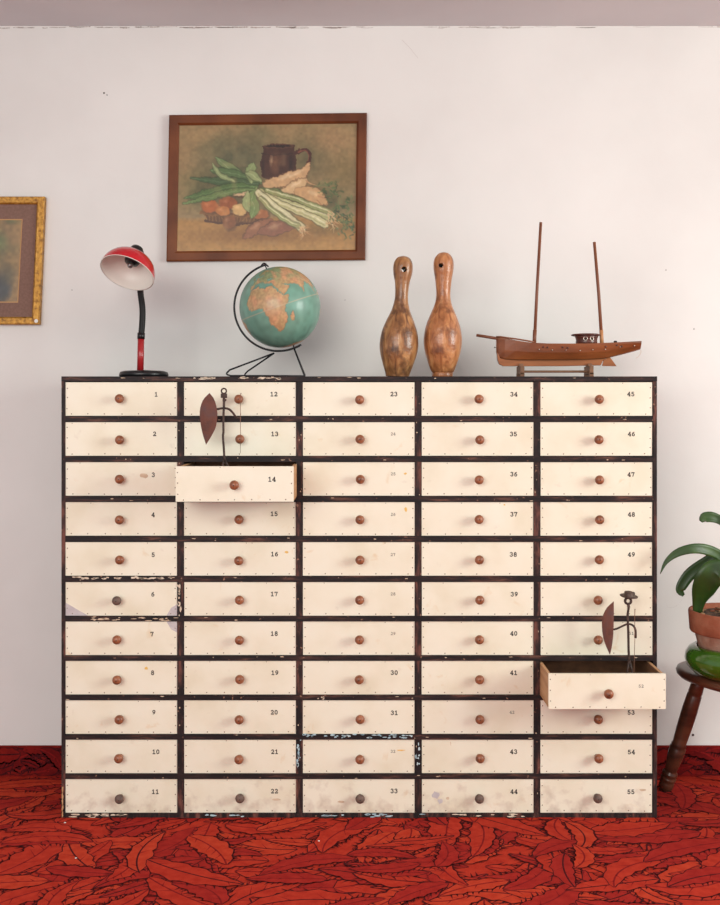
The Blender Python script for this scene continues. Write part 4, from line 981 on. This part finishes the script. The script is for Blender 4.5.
def leafm(pts, widths, fold=.25, roll=None):
    b = MB(); q = bez(pts, 22); n_ = len(q); kk = len(widths)-1
    vs = []; prev = None
    for i, p_ in enumerate(q):
        t = (q[min(i+1, n_-1)]-q[max(i-1, 0)]).normalized()
        side = t.cross(Vector((0, -1, .25)) if roll is None else Vector(roll)); side = side.normalized() if side.length > 1e-4 else (prev or Vector((0, 0, 1)))
        if prev is not None and side.dot(prev) < 0: side = -side
        prev = side; nr = side.cross(t).normalized(); u = i/(n_-1)*kk; j = min(int(u), kk-1); w_ = (widths[j]*(1-(u-j))+widths[j+1]*(u-j))/2
        for s_ in (-1, -.5, 0, .5, 1): vs.append(p_+side*w_*s_+nr*abs(s_)*w_*fold)
    fs = [(i*5+j, i*5+j+1, (i+1)*5+j+1, (i+1)*5+j) for i in range(n_-1) for j in range(4)]
    b.add(vs, fs, 'leaf', True); o = b.build('leaf', plant); m_ = o.modifiers.new('thick', 'SOLIDIFY'); m_.thickness = .0016; m_.offset = 0; return o
g = lambda x, y, dy=0: lp(plant, x, y, Y+dy)
leafm([g(734, 612), g(732, 575), g(720, 556.5, -.02), g(706, 549.8, -.04), g(692, 548.8, -.05), g(677, 553, -.05), g(666, 562, -.05), g(660.2, 574, -.05)], [.02, .03, .034, .036, .032, .026, .014, .002], .2)
leafm([g(736, 612), g(730, 574, .0), g(716, 558.5, .02), g(704, 564, .03), g(690, 574, .03), g(682, 585, .03), g(680, 591, .03), g(683.6, 595.5, .03)], [.02, .03, .035, .04, .04, .036, .028, .010], .2)
leafm([g(740, 575, -.04), g(726, 569, -.05), g(714, 570, -.05), g(708, 579, -.045), g(703, 590, -.03), g(699, 601, -.01), g(697, 614, .0)], [.03, .045, .07, .088, .075, .045, .026], .12)
leafm([g(738, 612), g(736, 560), g(730, 530), g(720, 520.5, .02), g(711, 517.2, .02), g(704, 517.8, .02), g(700.6, 521.5, .02)], [.02, .028, .03, .03, .036, .034, .012], .3)
leafm([g(738, 612), g(742, 560), g(756, 530), g(776, 524), g(796, 540)], [.02, .03, .04, .036, .004]); leafm([g(740, 612), g(750, 575), g(770, 560), g(792, 566), g(806, 590)], [.02, .03, .044, .04, .004])
leafm([g(736, 612), g(740, 580, -.03), g(752, 565, -.1), g(760, 575, -.18), g(764, 600, -.23)], [.02, .03, .044, .04, .004]); leafm([g(738, 612), g(741, 570, .03), g(738, 520, .06), g(744, 480, .09)], [.02, .034, .04, .004])
# tiny white scraps on the carpet
for i, (x, Y_, lb) in enumerate(((-.97, -.05, 'tiny white scrap on the carpet near the cabinet\'s lower left corner'), (-.86, -.33, 'tiny white scrap on the carpet in front of the first drawer column'), (-.13, -.20, 'tiny white scrap on the carpet below drawer 33'))):
    b = MB(); b.prism([(-.003, .0), (.0035, .0), (.002, .0015), (-.002, .002)], -.002, .002, 'tag'); o = b.build('paper_scrap'); o.location = (x, Y_, .0031); o.rotation_euler.z = i*1.1
    tag(o, lb, 'scrap', 'white scraps on the carpet')
